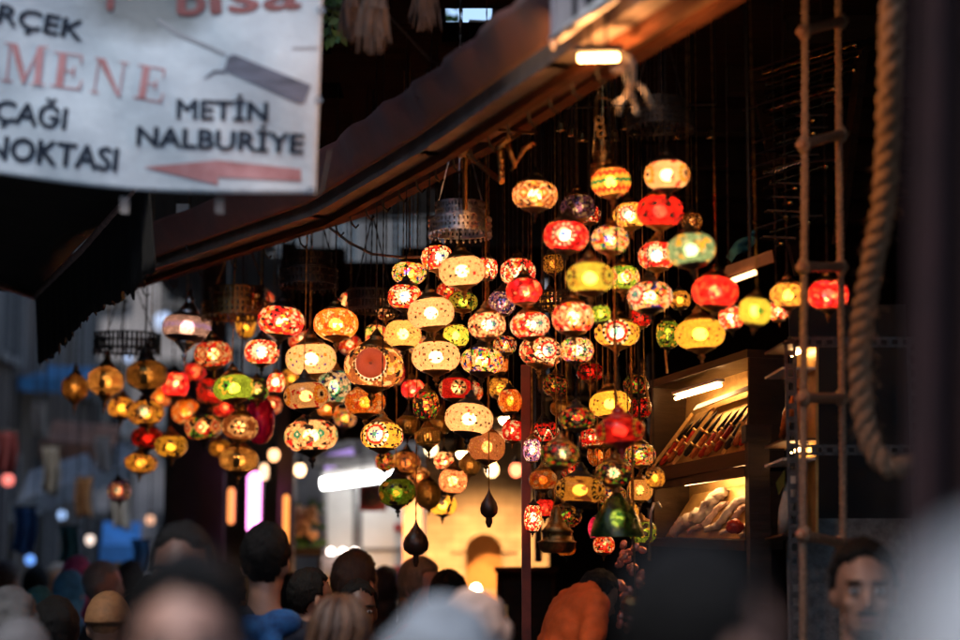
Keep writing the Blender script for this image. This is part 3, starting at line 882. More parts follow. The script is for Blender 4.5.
# green glass shade low in the shop
d = eave_depth(617) + .3 + .5
c = P(617, 515, d)
t = thing('glass_pendant', 'wide bottle green glass shade glowing faintly, beside the display case', 'pendant lamp', c)
gm, nt, b, out = nodes_of('green_glass')
b.inputs['Base Color'].default_value = (.05, .22, .08, 1)
b.inputs['Transmission Weight'].default_value = .85
b.inputs['Roughness'].default_value = .2
nz = nt.nodes.new('ShaderNodeTexNoise'); nz.inputs['Scale'].default_value = 70
bm_ = nt.nodes.new('ShaderNodeBump'); bm_.inputs['Strength'].default_value = .5
gv = nt.nodes.new('ShaderNodeTexVoronoi'); gv.inputs['Scale'].default_value = 70; gtc = nt.nodes.new('ShaderNodeTexCoord'); nt.links.new(gtc.outputs['Object'], gv.inputs['Vector'])
gr_ = nt.nodes.new('ShaderNodeValToRGB'); gr_.color_ramp.elements[0].color = (.01, .06, .02, 1); gr_.color_ramp.elements[1].color = (.16, .34, .08, 1); gs_ = nt.nodes.new('ShaderNodeSeparateColor'); nt.links.new(gv.outputs['Color'], gs_.inputs[0]); nt.links.new(gs_.outputs[0], gr_.inputs[0]); nt.links.new(gr_.outputs[0], b.inputs['Base Color'])
nt.links.new(nz.outputs['Fac'], bm_.inputs['Height']); nt.links.new(bm_.outputs[0], b.inputs['Normal'])
R0 = 27 * d / 1920
MB().lathe(c, [(R0, -.075), (R0 * .98, -.06), (R0 * .86, -.02), (R0 * .6, .025), (R0 * .3, .06), (R0 * .12, .08), (R0 * .1, .075), (R0 * .28, .055), (R0 * .58, .02), (R0 * .84, -.024), (R0 * .96, -.064), (R0, -.075)], 32, cap=False).build('shade', gm, t, smooth=True)
MB().ell(c + Vector((0, 0, -.01)), (.022, .022, .028), 10, 6).build('bulb', BULB_LOW, t, smooth=True)
m = MB(); m.lathe(c, [(R0 * .14, .07), (R0 * .14, .1), (.006, .12)], 14); chain_mb(m, c + Vector((0, 0, .12)), Vector((c.x, c.y, CEIL_Z))); m.build('chain', BRASS, t)

# brass censer, a little tiered pagoda
d = eave_depth(557) + .9
c = P(557, 545, d)
t = thing('brass_censer', 'tiered dark brass censer with a domed lid beneath the white flower lamp', 'censer', c)
k = d / 1920
MB().lathe(c, [(14 * k, -8 * k), (18 * k, -4 * k), (19 * k, 2 * k), (20 * k, 3 * k), (15 * k, 5 * k), (15 * k, 12 * k), (17 * k, 13 * k), (11 * k, 19 * k), (6 * k, 25 * k), (7 * k, 27 * k), (4 * k, 31 * k), (5 * k, 34 * k), (1 * k, 40 * k)], 24).build('bowl', BRASS, t, smooth=True)
for an in (0, 2.09, 4.19):
    m = MB()
    chain_mb(m, c + Vector((math.cos(an) * 17 * k, math.sin(an) * 17 * k, 3 * k)), c + Vector((0, 0, 60 * k)), .0025)
    m.build('chain', BRASS, t)
m = MB(); chain_mb(m, c + Vector((0, 0, 60 * k)), Vector((c.x, c.y, CEIL_Z)), .003); m.build('hanging_chain', BRASS, t)
# ------------------------------------------------------------------ setting
ASPH = mat('street_paving', (.07, .065, .06), .7, 0, .4, 3, .4)
m = MB(); m.sheet(lambda u, v: (-60 + 120 * u, -40 + 160 * v, 0), 8, 8)
tag(m.build('street', ASPH), kind='structure')

# shop building behind the lamps
shop = thing('lamp_shop', 'dark shop building with sooty walls behind the hanging lamps', 'shop', (1.2, 8, 0))
# eave line in plan
E = [at_z(40, 296, 3.1), at_z(110, 285, 3.1), at_z(320, 214, 3.1), at_z(430, 150, 3.1), at_z(560, 62, 3.1), at_z(760, -70, 3.1)]
E.append(E[-1] + (E[-1] - E[-2]) * 1.6)
Epl = [(p.x, p.y) for p in E]
# ceiling (soffit) behind the eave, at z 3.75
top = [Vector((x, y, 3.76)) for x, y in Epl] + [Vector((6.5, Epl[-1][1], 3.76)), Vector((6.5, 13.5, 3.76)), Vector((-.2, 13.5, 3.76)), Vector((-.2, 10.3, 3.76)), Vector((-1.9, 10.3, 3.76))]
m = MB()
h1, h2 = at_z(483, 25, 3.76), at_z(327, 92, 3.76)
tp = [(p.x, p.y) for p in top]


def in_poly(x, y):
    c_ = False
    for (xa_, ya_), (xb_, yb_) in zip(tp, tp[1:] + tp[:1]):
        if (ya_ > y) != (yb_ > y) and x < xa_ + (y - ya_) / (yb_ - ya_) * (xb_ - xa_):
            c_ = not c_
    return c_


GS = .09
for iy in range(int(12 / GS)):
    run = None
    y = 1.8 + (iy + .5) * GS
    for ix in range(int(9.2 / GS) + 1):
        x = -2.4 + (ix + .5) * GS
        ok = in_poly(x, y) and not (abs(x - h1.x) < .14 and abs(y - h1.y) < .2) and not (abs(x - h2.x) < .07 and abs(y - h2.y) < .14)
        if ok and run is None:
            run = x - GS / 2
        if (not ok or ix == int(9.2 / GS)) and run is not None:
            m.box(((run + x - GS / 2) / 2, y, 3.80), (x - GS / 2 - run, GS - .0005, .08))
            run = None
m.build('ceiling', mat('sooty_ceiling', (.022, .015, .011), .95, 0, .5, 4, .4, stretch=(1, 6, 1), spec=.02), shop)  # ceiling shade is put into its near-black colour
m = MB()
# back wall of the shop interior and the bays that divide it
m.box((3.05, 11.2, 1.88), (5.3, .2, 3.74))
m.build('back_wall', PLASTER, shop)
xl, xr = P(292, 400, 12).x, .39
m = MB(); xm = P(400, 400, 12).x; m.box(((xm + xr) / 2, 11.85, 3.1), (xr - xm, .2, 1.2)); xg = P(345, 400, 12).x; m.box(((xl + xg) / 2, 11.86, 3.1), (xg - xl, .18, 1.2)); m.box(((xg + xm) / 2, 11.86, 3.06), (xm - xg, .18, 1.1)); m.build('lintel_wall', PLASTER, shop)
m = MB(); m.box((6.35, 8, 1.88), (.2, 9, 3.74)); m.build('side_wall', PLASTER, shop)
# joists under the ceiling
m = MB()
for k in range(9):
    y = 5.6 + k * .72
    m.box((lerp(1.2, .2, k / 8) + 2.9, y, 3.70), (5.4, .09, .11))
m.build('joist', DARKWOOD, shop)

# the canopy along the front: beam, trim strip, red cloth fascia
can = thing('shop_canopy', 'long wooden eave with a dark red cloth front over the lamps', 'canopy', (E[2].x, E[2].y, 3.1))
m = MB()
for a, b_ in zip(E, E[1:]):
    t_ = (b_ - a).normalized()
    m.bar(a + Vector((0, 0, .05)) - t_ * .03, b_ + Vector((0, 0, .05)) + t_ * .03, .07, .12)
m.build('eave_beam', mat('weathered_beam', (.22, .17, .145), .6, 0, .45, 9, .5, stretch=(1, 1, 1)), can)
m = MB()
for a, b_ in zip(E, E[1:]):
    m.bar(a + Vector((.035, .035, -.026)), b_ + Vector((.035, .035, -.026)), .035, .028)
m.build('trim_strip', REDWOOD, can)
m = MB()
for a, b_ in zip(E, E[1:]):
    m.bar(a + Vector((.22, .2, .10)), b_ + Vector((.22, .2, .10)), .05, .09)
m.build('inner_beam', REDWOOD, can)
m = MB()
for a, b_ in zip(E[3:], E[4:]):
    m.hexa([a + Vector((.03, .03, .03)), b_ + Vector((.03, .03, .03)), b_ + Vector((.2, .18, .07)), a + Vector((.2, .18, .07)), a + Vector((.03, .03, .045)), b_ + Vector((.03, .03, .045)), b_ + Vector((.2, .18, .085)), a + Vector((.2, .18, .085))])
m.build('soffit_board', mat('brown_soffit_board', (.22, .12, .07), .7, 0, .5, 5, .4, spec=.2), can)
REDCLOTH = mat('dark_red_cloth', (.17, .035, .028), .85, 0, .4, 5, .5, sheen=.2)


def fasc(u, v):
    s = u * (len(E) - 1)
    i = min(int(s), len(E) - 2)
    p = E[i].lerp(E[i + 1], s - i)
    w = .008 * math.sin(s * 21) + .006 * math.sin(s * 47)
    return p + Vector((-.05 - .07 * v + w * v, -.04 - .04 * v + w * v, .03 + .13 * v - .015 * math.sin(math.pi * v)  + .006 * math.sin(s * 5) * v))


m = MB(); m.sheet(fasc, 90, 8, .008); m.build('red_cloth', REDCLOTH, can, smooth=True)
for k in range(28):
    m = MB()
    s = (k + .4) / 28 * 4.2
    i = min(int(s), len(E) - 2)
    p = E[i].lerp(E[i + 1], s - i)
    m.tube([p + Vector((.05, .06, -.02)), p + Vector((.06, .07, -.06)), p + Vector((.075, .085, -.075)), p + Vector((.085, .095, -.06))], .004, 5)
    m.build('hook', BLACKM, can)

# slatted shutter whose edges catch the light, upper right
sl = thing('slatted_shutter', 'sloping slatted shutter with glinting brown edges behind the rope ladder', 'shutter', P(800, 140, 7.4))
m, e = MB(), MB()
rr = random.Random(5)
for k in range(15):
    py = 62 + k * 12.5
    q0 = rr.uniform(752, 770) + k * 1.5
    q1 = min(862, rr.uniform(830, 866) - k * 4)
    a = P(q0, py + (800 - q0) * .32, 7.6)
    b_ = P(q1, py + (800 - q1) * .32, 7.0)
    m.bar(a + Vector((0, .05, .03)), b_ + Vector((0, .05, .03)), .12, .008, up=(0, -.6, 1))
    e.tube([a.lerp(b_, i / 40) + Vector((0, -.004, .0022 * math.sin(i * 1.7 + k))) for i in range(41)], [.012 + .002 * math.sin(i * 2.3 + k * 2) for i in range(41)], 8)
m.build('slat', mat('lacquered_slats', (.05, .025, .012), .4, .2, .6, 26, .3), sl)
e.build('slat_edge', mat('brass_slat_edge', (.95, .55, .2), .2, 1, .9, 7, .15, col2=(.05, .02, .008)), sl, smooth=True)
m = MB(); m.bar(P(757, 90, 7.55), P(800, 275, 7.5), .03, .04); m.bar(P(862, 50, 7.0), P(838, 245, 7.05), .03, .04)
m.build('stile', DARKWOOD, sl)

# reddish post between the passage and the shop
t = thing('shop_post', 'thin reddish wooden post beside the bright stone wall', 'post', Vector((P(526, 500, 7.6).x, P(526, 500, 7.6).y, 0)))
c = P(526, 500, 7.6)
m = MB(); m.box((c.x, c.y, 1.25), (.036, .04, 2.5)); m.build('shaft', mat('red_brown_paint', (.2, .04, .02), .4, 0, .4, 12, .2), t)
m = MB(); m.box((c.x, c.y, .06), (.09, .09, .12)); m.build('foot', BLACKM, t)

# heavy dark post beside the display cases
c = P(757, 450, 6.9)
t = thing('wooden_post', 'thick black wooden post between the display cases', 'post', Vector((c.x, c.y, 0)))
m = MB(); m.box((c.x, c.y, 1.1), (.075, .09, 2.2)); m.build('shaft', DARKWOOD, t)
m = MB(); m.box((c.x, c.y, 2.17), (.095, .11, .06)); m.build('cap', DARKWOOD, t)


# slotted steel shelving right of the cases
def slotted(mb, a, b, w, nrm, n):
    a, b = Vector(a), Vector(b)
    t_ = (b - a).normalized()
    s = t_.cross(Vector(nrm)).normalized()
    for sg in (-1, 1):
        mb.bar(a + s * sg * w * .36, b + s * sg * w * .36, w * .28, .004, up=nrm)
    for k in range(n + 1):
        p = a.lerp(b, k / n)
        h = (b - a).length / n * .22
        mb.bar(p - t_ * h, p + t_ * h, w * .44, .0038, up=nrm)


RACKM = mat('dull_slotted_steel', (.11, .105, .10), .5, .9, .5, 40, .4)
rack = thing('steel_rack', 'slotted grey steel rack frame behind the rope ladder', 'rack', Vector((P(820, 500, 6.2).x, P(820, 500, 6.2).y, 0)))
for px in (790, 912):
    a = P(px, 340, 6.6); b_ = Vector((a.x, a.y, 0))
    m = MB(); slotted(m, b_, a, .04, (0, 1, 0), 54); m.build('upright', RACKM, rack)
for py in (450, 342):
    m = MB(); slotted(m, P(792, py, 6.59), P(911, py, 6.59), .036, (0, 1, 0), 11); m.build('crossbar', RACKM, rack)
m = MB(); m.box(P(850, 600, 6.75), (.44, .02, .57)); m.build('grey_panel', mat('grey_speckled_panel', (.16, .165, .16), .7, 0, .5, 30, .4), rack)
m = MB(); m.box(P(850, 430, 7.2), (.44, .02, .95)); m.build('back_board', mat('black_board', (.012, .012, .012), .7, 0, .3, 10, .2), rack)

# dark street canopies overhead
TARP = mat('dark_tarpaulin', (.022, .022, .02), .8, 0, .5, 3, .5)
t = thing('street_tarpaulin', 'dark tarpaulin stretched across the street with torn gaps of daylight', 'tarpaulin', (-2, 9, 4.1))
g1, g2, g3 = at_z(483, 25, 4.1), at_z(327, 95, 4.1), at_z(334, 20, 4.1)
m = MB()
nx, ny = 90, 150
x0, x1, y0, y1 = -7, 2.2, 4.95, 19.0


def tz(x, y):
    return 4.1 + .05 * math.sin(x * 2.1 + y) + .03 * math.sin(y * 2.7)


vs, fs = [], []
for j in range(ny + 1):
    for i in range(nx + 1):
        x, y = lerp(x0, x1, i / nx), lerp(y0, y1, j / ny)
        vs.append((x, y, tz(x, y)))
for j in range(ny):
    for i in range(nx):
        x, y = lerp(x0, x1, (i + .5) / nx), lerp(y0, y1, (j + .5) / ny)
        if abs(x - g1.x) < .2 and abs(y - g1.y) < .46 and abs(x - g1.x + .1 * math.sin(y * 9)) > .02:
            continue
        if y < 6.9 and x < -1.05 + .04 * math.sin(y * 9):
            continue
        if y > 12.8 and x < -2.6 + .05 * math.sin(y * 8):
            continue
        if y > 12.6 and x > -1.5 + .06 * math.sin(y * 7):
            continue
        if abs(x - g2.x) < .05 and abs(y - g2.y) < .12:
            continue
        fs.append((j * (nx + 1) + i, j * (nx + 1) + i + 1, (j + 1) * (nx + 1) + i + 1, (j + 1) * (nx + 1) + i))
m.add(vs, fs)
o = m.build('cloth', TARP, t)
sm = o.modifiers.new('thick', 'SOLIDIFY'); sm.thickness = .01
m = MB()
for y in (4.95, 8.4, 10.5, 12.6):
    m.tube([(-7, y, 4.1), (-2.4, y, 3.99), (2.2, y, 4.1)], .012, 6)
m.build('rope', mat('grey_rope', (.15, .14, .12), .9, 0, .4, 80, .5), t)

# left awning with its hanging fringe
A0, A1, A2 = at_z(35, 297, 2.98), at_z(134, 190, 2.98), at_z(-40, 272, 2.98)
A1 = A0 + (A1 - A0) * 1.12
aw = thing('street_awning', 'sagging dark awning with a ragged fringe below the cloth banner', 'awning', A0)
m = MB()
m.tube([A0, A0.lerp(A1, .5) - Vector((0, 0, .02)), A1], .016, 8); m.tube([A0, A2], .016, 8)
m.build('edge_pole', mat('pinkish_pipe', (.8, .55, .48), .4, .2, .4, 30, .3), aw, smooth=True)
B0 = A0 + Vector((-3.2, .2, .6)); B1 = A1 + Vector((-3.2, .2, .6))


def awf(u, v):
    a = A0.lerp(A1, v); b_ = B0.lerp(B1, v)
    p = a.lerp(b_, u)
    p.z += .01 - .10 * math.sin(math.pi * u) + .015 * math.sin(u * 17 + v * 5)
    return p


m = MB(); m.sheet(awf, 24, 16, .006); m.build('awning_cloth', mat('black_awning_cloth', (.03, .03, .028), .85, 0, .5, 6, .4), aw, smooth=True)


def frg(u, v):
    p = A0.lerp(A1, u * .98 + .01)
    p += Vector((.012 * math.sin(u * 90) * v, .012 * math.cos(u * 80) * v, 0))
    L_ = .31 + .03 * noise.noise(Vector((int(u * 92) * 1.7, 3.1, 0))) + .02 * math.sin(u * 9) + .02 * noise.noise(Vector((u * 140, 0, 5)))
    return p + Vector((.02 * v, 0, -.012 - L_ * v))


m = MB(); m.sheet(frg, 160, 6, .003); m.build('fringe', mat('black_fringe', (.022, .02, .018), .8, 0, .4, 30, .4), aw, smooth=True)
m = MB()
for k in range(34):
    p = A0.lerp(A1, k / 34 + .01)
    m.ell(p + Vector((.014, -.008, .008)), (.008, .008, .008), 6, 4)
m.build('beading', mat('pale_beads', (.9, .85, .8), .3, .2, .3, 40, .1), aw, smooth=True)  # pale beads stand in for skylight glints along the pole
m = MB(); m.bar(A0 + Vector((-3.15, .2, -2.98)), A0 + Vector((-3.15, .2, .6)), .05, .05); m.build('pole', BLACKM, aw)


# ------------------------------------------------------------------ buildings on the street
def building(name, label, x0, x1, y0, y1, h, wm, face, rows, cols, wfrac=(.5, .6), glowing=0, wz0=.8, cat='building', seed=1):
    """box walls with window openings built as framed panes on the facing side ('s' = towards the camera, 'e', 'w')"""
    t = thing(name, label, cat, ((x0 + x1) / 2, (y0 + y1) / 2, 0))
    m = MB(); m.box(((x0 + x1) / 2, (y0 + y1) / 2, h / 2), (x1 - x0, y1 - y0, h)); m.build('wall', wm, t)
    m = MB(); m.box(((x0 + x1) / 2, (y0 + y1) / 2, h + .1), (x1 - x0 + .3, y1 - y0 + .3, .2)); m.build('cornice', wm, t)
    FR = mat('window_frame_paint', (.2, .19, .18), .6, 0, .3, 20, .2)
    PA = mat('dull_window_glass', (.03, .04, .05), .12, 0, .3, 3, .05)
    r = random.Random(seed)
    W = (y1 - y0) if face in 'ew' else (x1 - x0)
    for i in range(rows):
        for j in range(cols):
            cw, ch = W / cols, (h - wz0) / rows
            w_, h_ = cw * wfrac[0], ch * wfrac[1]
            u = (j + .5) * cw
            z = wz0 + (i + .55) * ch
            if face == 's':
                q = lambda a, b_, off: Vector((x0 + a, y0 - off, b_))
                sz = lambda a, b_, dd: (a, dd, b_)
            elif face == 'e':
                q = lambda a, b_, off: Vector((x1 + off, y0 + a, b_))
                sz = lambda a, b_, dd: (dd, a, b_)
            else:
                q = lambda a, b_, off: Vector((x0 - off, y0 + a, b_))
                sz = lambda a, b_, dd: (dd, a, b_)
            m = MB()
            for du, dz, ww, hh in ((-w_ / 2, 0, .08, h_ + .08), (w_ / 2, 0, .08, h_ + .08), (0, -h_ / 2 - .04, w_ - .08, .08), (0, h_ / 2 + .0, w_ - .08, .08), (0, .0, .05, h_ - .08)):
                m.box(q(u + du, z + dz, .045), sz(ww, hh, .09))
            f = m.build('window', FR, t)
            m = MB(); m.box(q(u, z, .012), sz(w_ - .08, h_ - .04, .02)); m.build('pane', PA, f)
    return t


GREYP = mat('grey_plaster', (.11, .11, .11), .85, 0, .4, 2, .3)
PALEP = mat('pale_plaster', (.55, .50, .48), .85, 0, .4, 2, .3)
BRNP = mat('brown_plaster', (.10, .075, .06), .85, 0, .4, 2, .3)
DARKP = mat('dark_plaster', (.05, .048, .048), .85, 0, .4, 2, .3)
building('street_house', 'pale rendered house at the far end of the street', -7.5, -3.6, 26, 32, 9, PALEP, 's', 4, 4, seed=3)
building('street_house', 'grey house with dull windows closing the street behind the brass lanterns', -3.5, -.6, 24, 30, 9, GREYP, 's', 4, 4, seed=4)
building('street_house', 'brown house along the street behind the awning', -9.5, -4.6, 12, 23, 8, BRNP, 'e', 3, 6, seed=5)
building('street_house', 'grey house behind the photographer closing the street', -12, 9, -34, -28, 9, GREYP, 's', 2, 3, seed=6)  # unseen block, added to keep low sky light out
building('street_house', 'tall dark house flanking the near street', -10.5, -5.6, -14, 11.5, 7.5, DARKP, 'e', 3, 8, seed=7)
building('street_house', 'tall dark house above the lamp shop', 6.6, 11, -14, 13, 7.5, DARKP, 'w', 3, 8, seed=8)
building('street_house', 'pale house showing between the eave and the lamps', -.5, 5, 22, 28, 6.6, PALEP, 's', 4, 6, seed=9)

# small canopies and signs down the street
BLUEC = mat('blue_canvas', (.03, .16, .33), .7, 0, .3, 6, .3)
GREYC = mat('grey_canvas', (.12, .14, .17), .7, 0, .3, 6, .3)


def stall_awning(px0, py0, px1, py1, d0, d1, rise, depth, m_, label, zpost=True):
    a, b_ = P(px0, py0, d0), P(px1, py1, d1)
    t = thing('stall_awning', label, 'awning', Vector(((a.x + b_.x) / 2, (a.y + b_.y) / 2, 0)))
    back = Vector((-.1, depth, rise))
    m = MB(); m.sheet(lambda u, v: a.lerp(b_, u) + back * v + Vector((0, 0, -.06 * math.sin(math.pi * v))), 14, 8, .012); m.build('cloth', m_, t, smooth=True)
    m = MB(); m.sheet(lambda u, v: a.lerp(b_, u) + Vector((0, -.012, -.13 * v - .03 * v * (int(u * 24) % 2))), 48, 2, .006); m.build('valance', m_, t)
    for q in (a, b_):
        m = MB(); m.tube([Vector((q.x, q.y + .05, 0)), Vector((q.x, q.y + .05, q.z))], .02, 6); m.build('pole', BLACKM, t)
    return t


stall_awning(18, 376, 90, 380, 19, 19, .25, 1.2, BLUEC, 'blue stall awning far down the street')
stall_awning(10, 505, 130, 462, 14, 17, .3, 1.0, GREYC, 'long slate grey stall awning above the crowd')
stall_awning(-10, 345, 60, 330, 21, 22, .3, 1.2, mat('faded_canvas', (.3, .27, .27), .8, 0, .3, 6, .3), 'faded greyish awning under the brighter end of the street')
stall_awning(100, 545, 140, 545, 15, 15.2, .2, .6, mat('bright_blue_sheet', (.03, .2, .6), .6, 0, .3, 6, .3), 'small bright blue sheet above the crowd')

# round street bulbs far off
for px, py, r, d, col, s, lab in [(42, 485, .05, 17, (1, .5, .5), 3.0, 'pinkish white globe light over the far stalls'),
                                  (55, 434, .04, 18, (1, .35, .12), 1.6, 'orange globe light above the slate grey awning'),
                                  (8, 480, .05, 17, (.9, .2, .16), 1.0, 'dull red globe light at the edge of the far stalls'),
                                  (163, 322, .10, 21, (.5, .6, .8), .5, 'bluish globe light behind the brass lanterns'),
                                  (30, 560, .04, 16, (.15, .35, .9), .8, 'blue globe light low over the crowd')]:
    c = P(px, py, d)
    t = thing('street_globe_light', lab, 'globe light', c)
    MB().ell(c, (r, r, r), 14, 9).build('globe', glow('globe_light_' + lab.split()[0], col, s), t, smooth=True)
    m = MB(); m.tube([c + Vector((0, 0, r)), Vector((c.x, c.y, 4.6))], .008, 5); m.build('cable', BLACKM, t)
m = MB(); m.tube([(-6, 17, 4.6), (-3.5, 17.5, 4.55), (0, 20, 4.6), (1, 21, 4.6)], .01, 6)
tag(m.build('overhead_cable', BLACKM), 'black cable slung across the far street above the globe lights', 'cable')

# dark shop front with neon strips
c = P(255, 500, 12)
t = thing('neon_shop', 'dark shop front with a doorway behind the gold pierced lamp', 'shop', (c.x, c.y, 0))
xa, xb = P(160, 500, 12.5).x, P(293, 500, 12.5).x
m = MB(); m.box(((xa + xb) / 2, 12.75, 1.5), (xb - xa, .1, 3.0)); m.build('wall', DARKP, t)
m = MB(); m.box((P(287, 500, 12.2).x, 12.2, 1.9), (.10, .12, 3.8)); m.build('pilaster', BRNP, t)
m = MB(); m.box((P(213, 500, 12.2).x, 12.2, 1.9), (.16, .12, 3.8)); m.build('pilaster', DARKP, t)


def strip(px, py, w, h, d, col, s, name, label):
    c = P(px, py, d)
    W, H = w * d / 1920, h * d / 1920
    t = thing(name, label, 'light strip', c)
    m = MB(); m.tube([c + Vector((0, 0, -H / 2)), c + Vector((0, 0, -H / 2 + W * .4)), c + Vector((0, 0, H / 2 - W * .4)), c + Vector((0, 0, H / 2))], [W * .25, W / 2, W / 2, W * .25], 12)
    m.build('tube', glow('strip_' + name, col, s), t, smooth=True)
    m = MB(); m.box(c + Vector((0, W * .8, 0)), (W * 1.1, W * .5, H * 1.05)); m.build('holder', BLACKM, t)


strip(254, 503, 14, 62, 12, (1, .25, .75), 2.6, 'neon_tube', 'tall pink and violet glowing strip in the dark doorway')
strip(231, 506, 7, 36, 12, (1, .3, .08), .9, 'orange_strip', 'narrow orange glowing strip beside the pink one')
strip(264, 472, 9, 16, 12, (1, .6, .35), 1.3, 'peach_strip', 'short peach coloured light above the pink strip')
strip(286, 520, 6, 50, 12, (1, .32, .06), .9, 'amber_strip', 'thin amber light strip beside the flower box')


# small wares deep in the shop
t = thing('ware_shelf', 'dark shelves deep in the shop between the reddish post and the display cases', 'shelf', P(596, 540, 9.2))
for py in (395, 452, 505):
    a, b_ = P(538, py, 9.2), P(652, py, 9.2)
    m = MB(); m.box((a + b_) / 2 + Vector((0, .08, 0)), (b_.x - a.x, .2, .022)); m.build('board', DARKWOOD, t)
for px in (538, 652):
    a, b_ = P(px, 370, 9.28), P(px, 545, 9.28)
    m = MB(); m.box((a + b_) / 2, (.03, .16, 1.0)); m.build('upright', DARKWOOD, t)
rr = random.Random(12)
for py in (395, 452, 505):
    for k in range(9):
        c_ = P(544 + k * 12.6 + rr.uniform(-2, 2), py, 9.16) + Vector((0, .0, .0125))
        h_, r_ = rr.uniform(.09, .17), rr.uniform(.018, .03)
        w_ = thing('brass_jar', 'small dull brass jar standing in a row on the dark shelves deep in the shop', 'jar', c_, 'brass jars on the dark shelves')
        MB().lathe(c_, [(r_ * .7, 0), (r_, h_ * .12), (r_ * 1.1, h_ * .35), (r_ * .6, h_ * .6), (r_ * .45, h_ * .7), (r_ * .7, h_ * .74), (r_ * .7, h_ * .78)], 14).build('body', BRASSL if k % 2 else BRASS, w_, smooth=True)
        MB().lathe(c_, [(r_ * .72, h_ * .785), (r_ * .6, h_ * .86), (r_ * .15, h_ * .93), (r_ * .2, h_ * .97), (.001, h_)], 12).build('lid', BRASSL, w_, smooth=True)
a, b_ = P(556, 108, 6.9), P(716, 104, 6.9)
m = MB(); m.tube([a, b_], .006, 6); m.tube([a, Vector((a.x, a.y, 3.75))], .003, 4); m.tube([b_, Vector((b_.x, b_.y, 3.75))], .003, 4)
tag(m.build('hanging_rail', BLACKM), 'thin black rail strung with brass bells high under the ceiling', 'rail')
for k in range(15):
    if k % 5 == 3: continue
    c_ = a.lerp(b_, (k + .5) / 15) - Vector((0, 0, .075 + .02 * (k % 3)))
    w_ = thing('brass_bell', 'tiny brass bell hanging in a row from the black rail under the ceiling', 'bell', c_, 'bells on the black rail')
    MB().lathe(c_, [(.020, -.01), (.0175, -.006), (.013, .012), (.010, .028), (.004, .034)], 12).build('bell', BRASSL, w_, smooth=True)
    m = MB(); m.tube([c_ + Vector((0, 0, .03)), Vector((c_.x, c_.y, a.z))], .002, 4); m.build('loop', BRASS, w_)

# leafy bough over the torn tarpaulin
bo = at_z(484, 28, 4.7)
t = thing('leafy_bough', 'green leafy bough showing through the torn gap of the tarpaulin', 'tree branch', bo)
rr = random.Random(33)
m, lf = MB(), MB()
m.tube([bo + Vector((-2.2, .6, -.2)), bo + Vector((-1, .3, .05)), bo, bo + Vector((.35, -.1, -.05))], [.03, .022, .012, .004], 6)
for k in range(520):
    p = bo + Vector((rr.uniform(-2.2, .0), rr.gauss(.2, .35), rr.gauss(.05, .2)))
    a = Vector((rr.uniform(-1, 1), rr.uniform(-1, 1), rr.uniform(-1, .3))).normalized() * .09
    s_ = a.cross(Vector((.3, 1, .2))).normalized() * .025
    lf.add([p, p + a * .5 + s_, p + a, p + a * .5 - s_], [(0, 1, 2, 3)])
m.build('branch', DARKWOOD, t)
lf.build('leaves', mat('bough_leaves', (.09, .2, .04), .5, 0, .5, 8, .2), t)

# cloths and goods hung along the far stalls
HT = [(8, 452, 20, 40, 14, (.25, .05, .05), 'dark red'), (26, 530, 22, 44, 13.5, (.03, .12, .35), 'deep blue'), (52, 470, 16, 46, 14.5, (.3, .27, .22), 'beige'), (70, 545, 18, 36, 13, (.05, .18, .2), 'teal'),
      (84, 498, 16, 40, 15, (.3, .14, .05), 'rust'), (104, 455, 14, 36, 15.5, (.14, .14, .15), 'charcoal grey'), (122, 512, 16, 34, 14.5, (.35, .33, .3), 'off white'), (142, 556, 18, 30, 13.5, (.04, .2, .5), 'sky blue'), (40, 420, 14, 36, 16, (.2, .17, .14), 'brown grey')]
for px, py, w_, h_, dd, colr, nm in HT:
    a = P(px - w_ / 2, py - h_ / 2, dd); W_, H_ = w_ * dd / 1920, h_ * dd / 1920
    t = thing('hanging_textile', nm + ' cloth hanging over the far stalls of the street', 'cloth', a - Vector((0, 0, H_)), 'cloths hung over the far stalls')
    ph = px * .7
    m = MB(); m.sheet(lambda u, v: a + Vector((W_ * u + .01 * math.sin(v * 5 + ph), .03 * math.sin(u * 11 + ph) * (.4 + v), -H_ * v * (1 + .06 * math.sin(u * 4 + ph)))), 16, 8, .006)
    m.build('cloth', mat('textile_' + nm.replace(' ', '_'), colr, .85, 0, .3, 12, .3), t, smooth=True)
    m = MB(); m.tube([a + Vector((-.02, 0, .006)), a + Vector((W_ + .02, 0, .006))], .008, 6)
    for q in (.1, .9):
        m.tube([a + Vector((W_ * q, 0, .006)), a + Vector((W_ * q, 0, 4.02 - a.z))], .003, 4)
    m.build('hanger', BLACKM, t)
stall_awning(40, 440, 112, 446, 16.5, 16.5, .25, .9, mat('rust_canvas', (.16, .07, .04), .8, 0, .4, 6, .3), 'rust coloured stall awning behind the slate grey one')
stall_awning(120, 420, 190, 408, 17.5, 18, .25, .9, mat('pale_canvas', (.34, .34, .34), .8, 0, .4, 6, .3), 'pale grey stall awning beyond the amber lamps')
# ------------------------------------------------------------------ white kiosk, stone wall, lit centre
WHITE = mat('white_enamel', (.78, .78, .76), .35, 0, .08, 8, .05)
kd = 13.5
c = P(385, 540, kd)
kio = thing('drinks_kiosk', 'white kiosk front with tall panels under a bright tube', 'kiosk', (c.x, c.y, 0))


def slab(px0, px1, py0, py1, d, th, name, m_, parent, smooth=False):
    a, b_ = P(px0, py1, d), P(px1, py0, d)
    mb = MB(); mb.box(((a.x + b_.x) / 2, a.y + th / 2, (a.z + b_.z) / 2), (b_.x - a.x, th, b_.z - a.z))
    return mb.build(name, m_, parent, smooth=smooth)


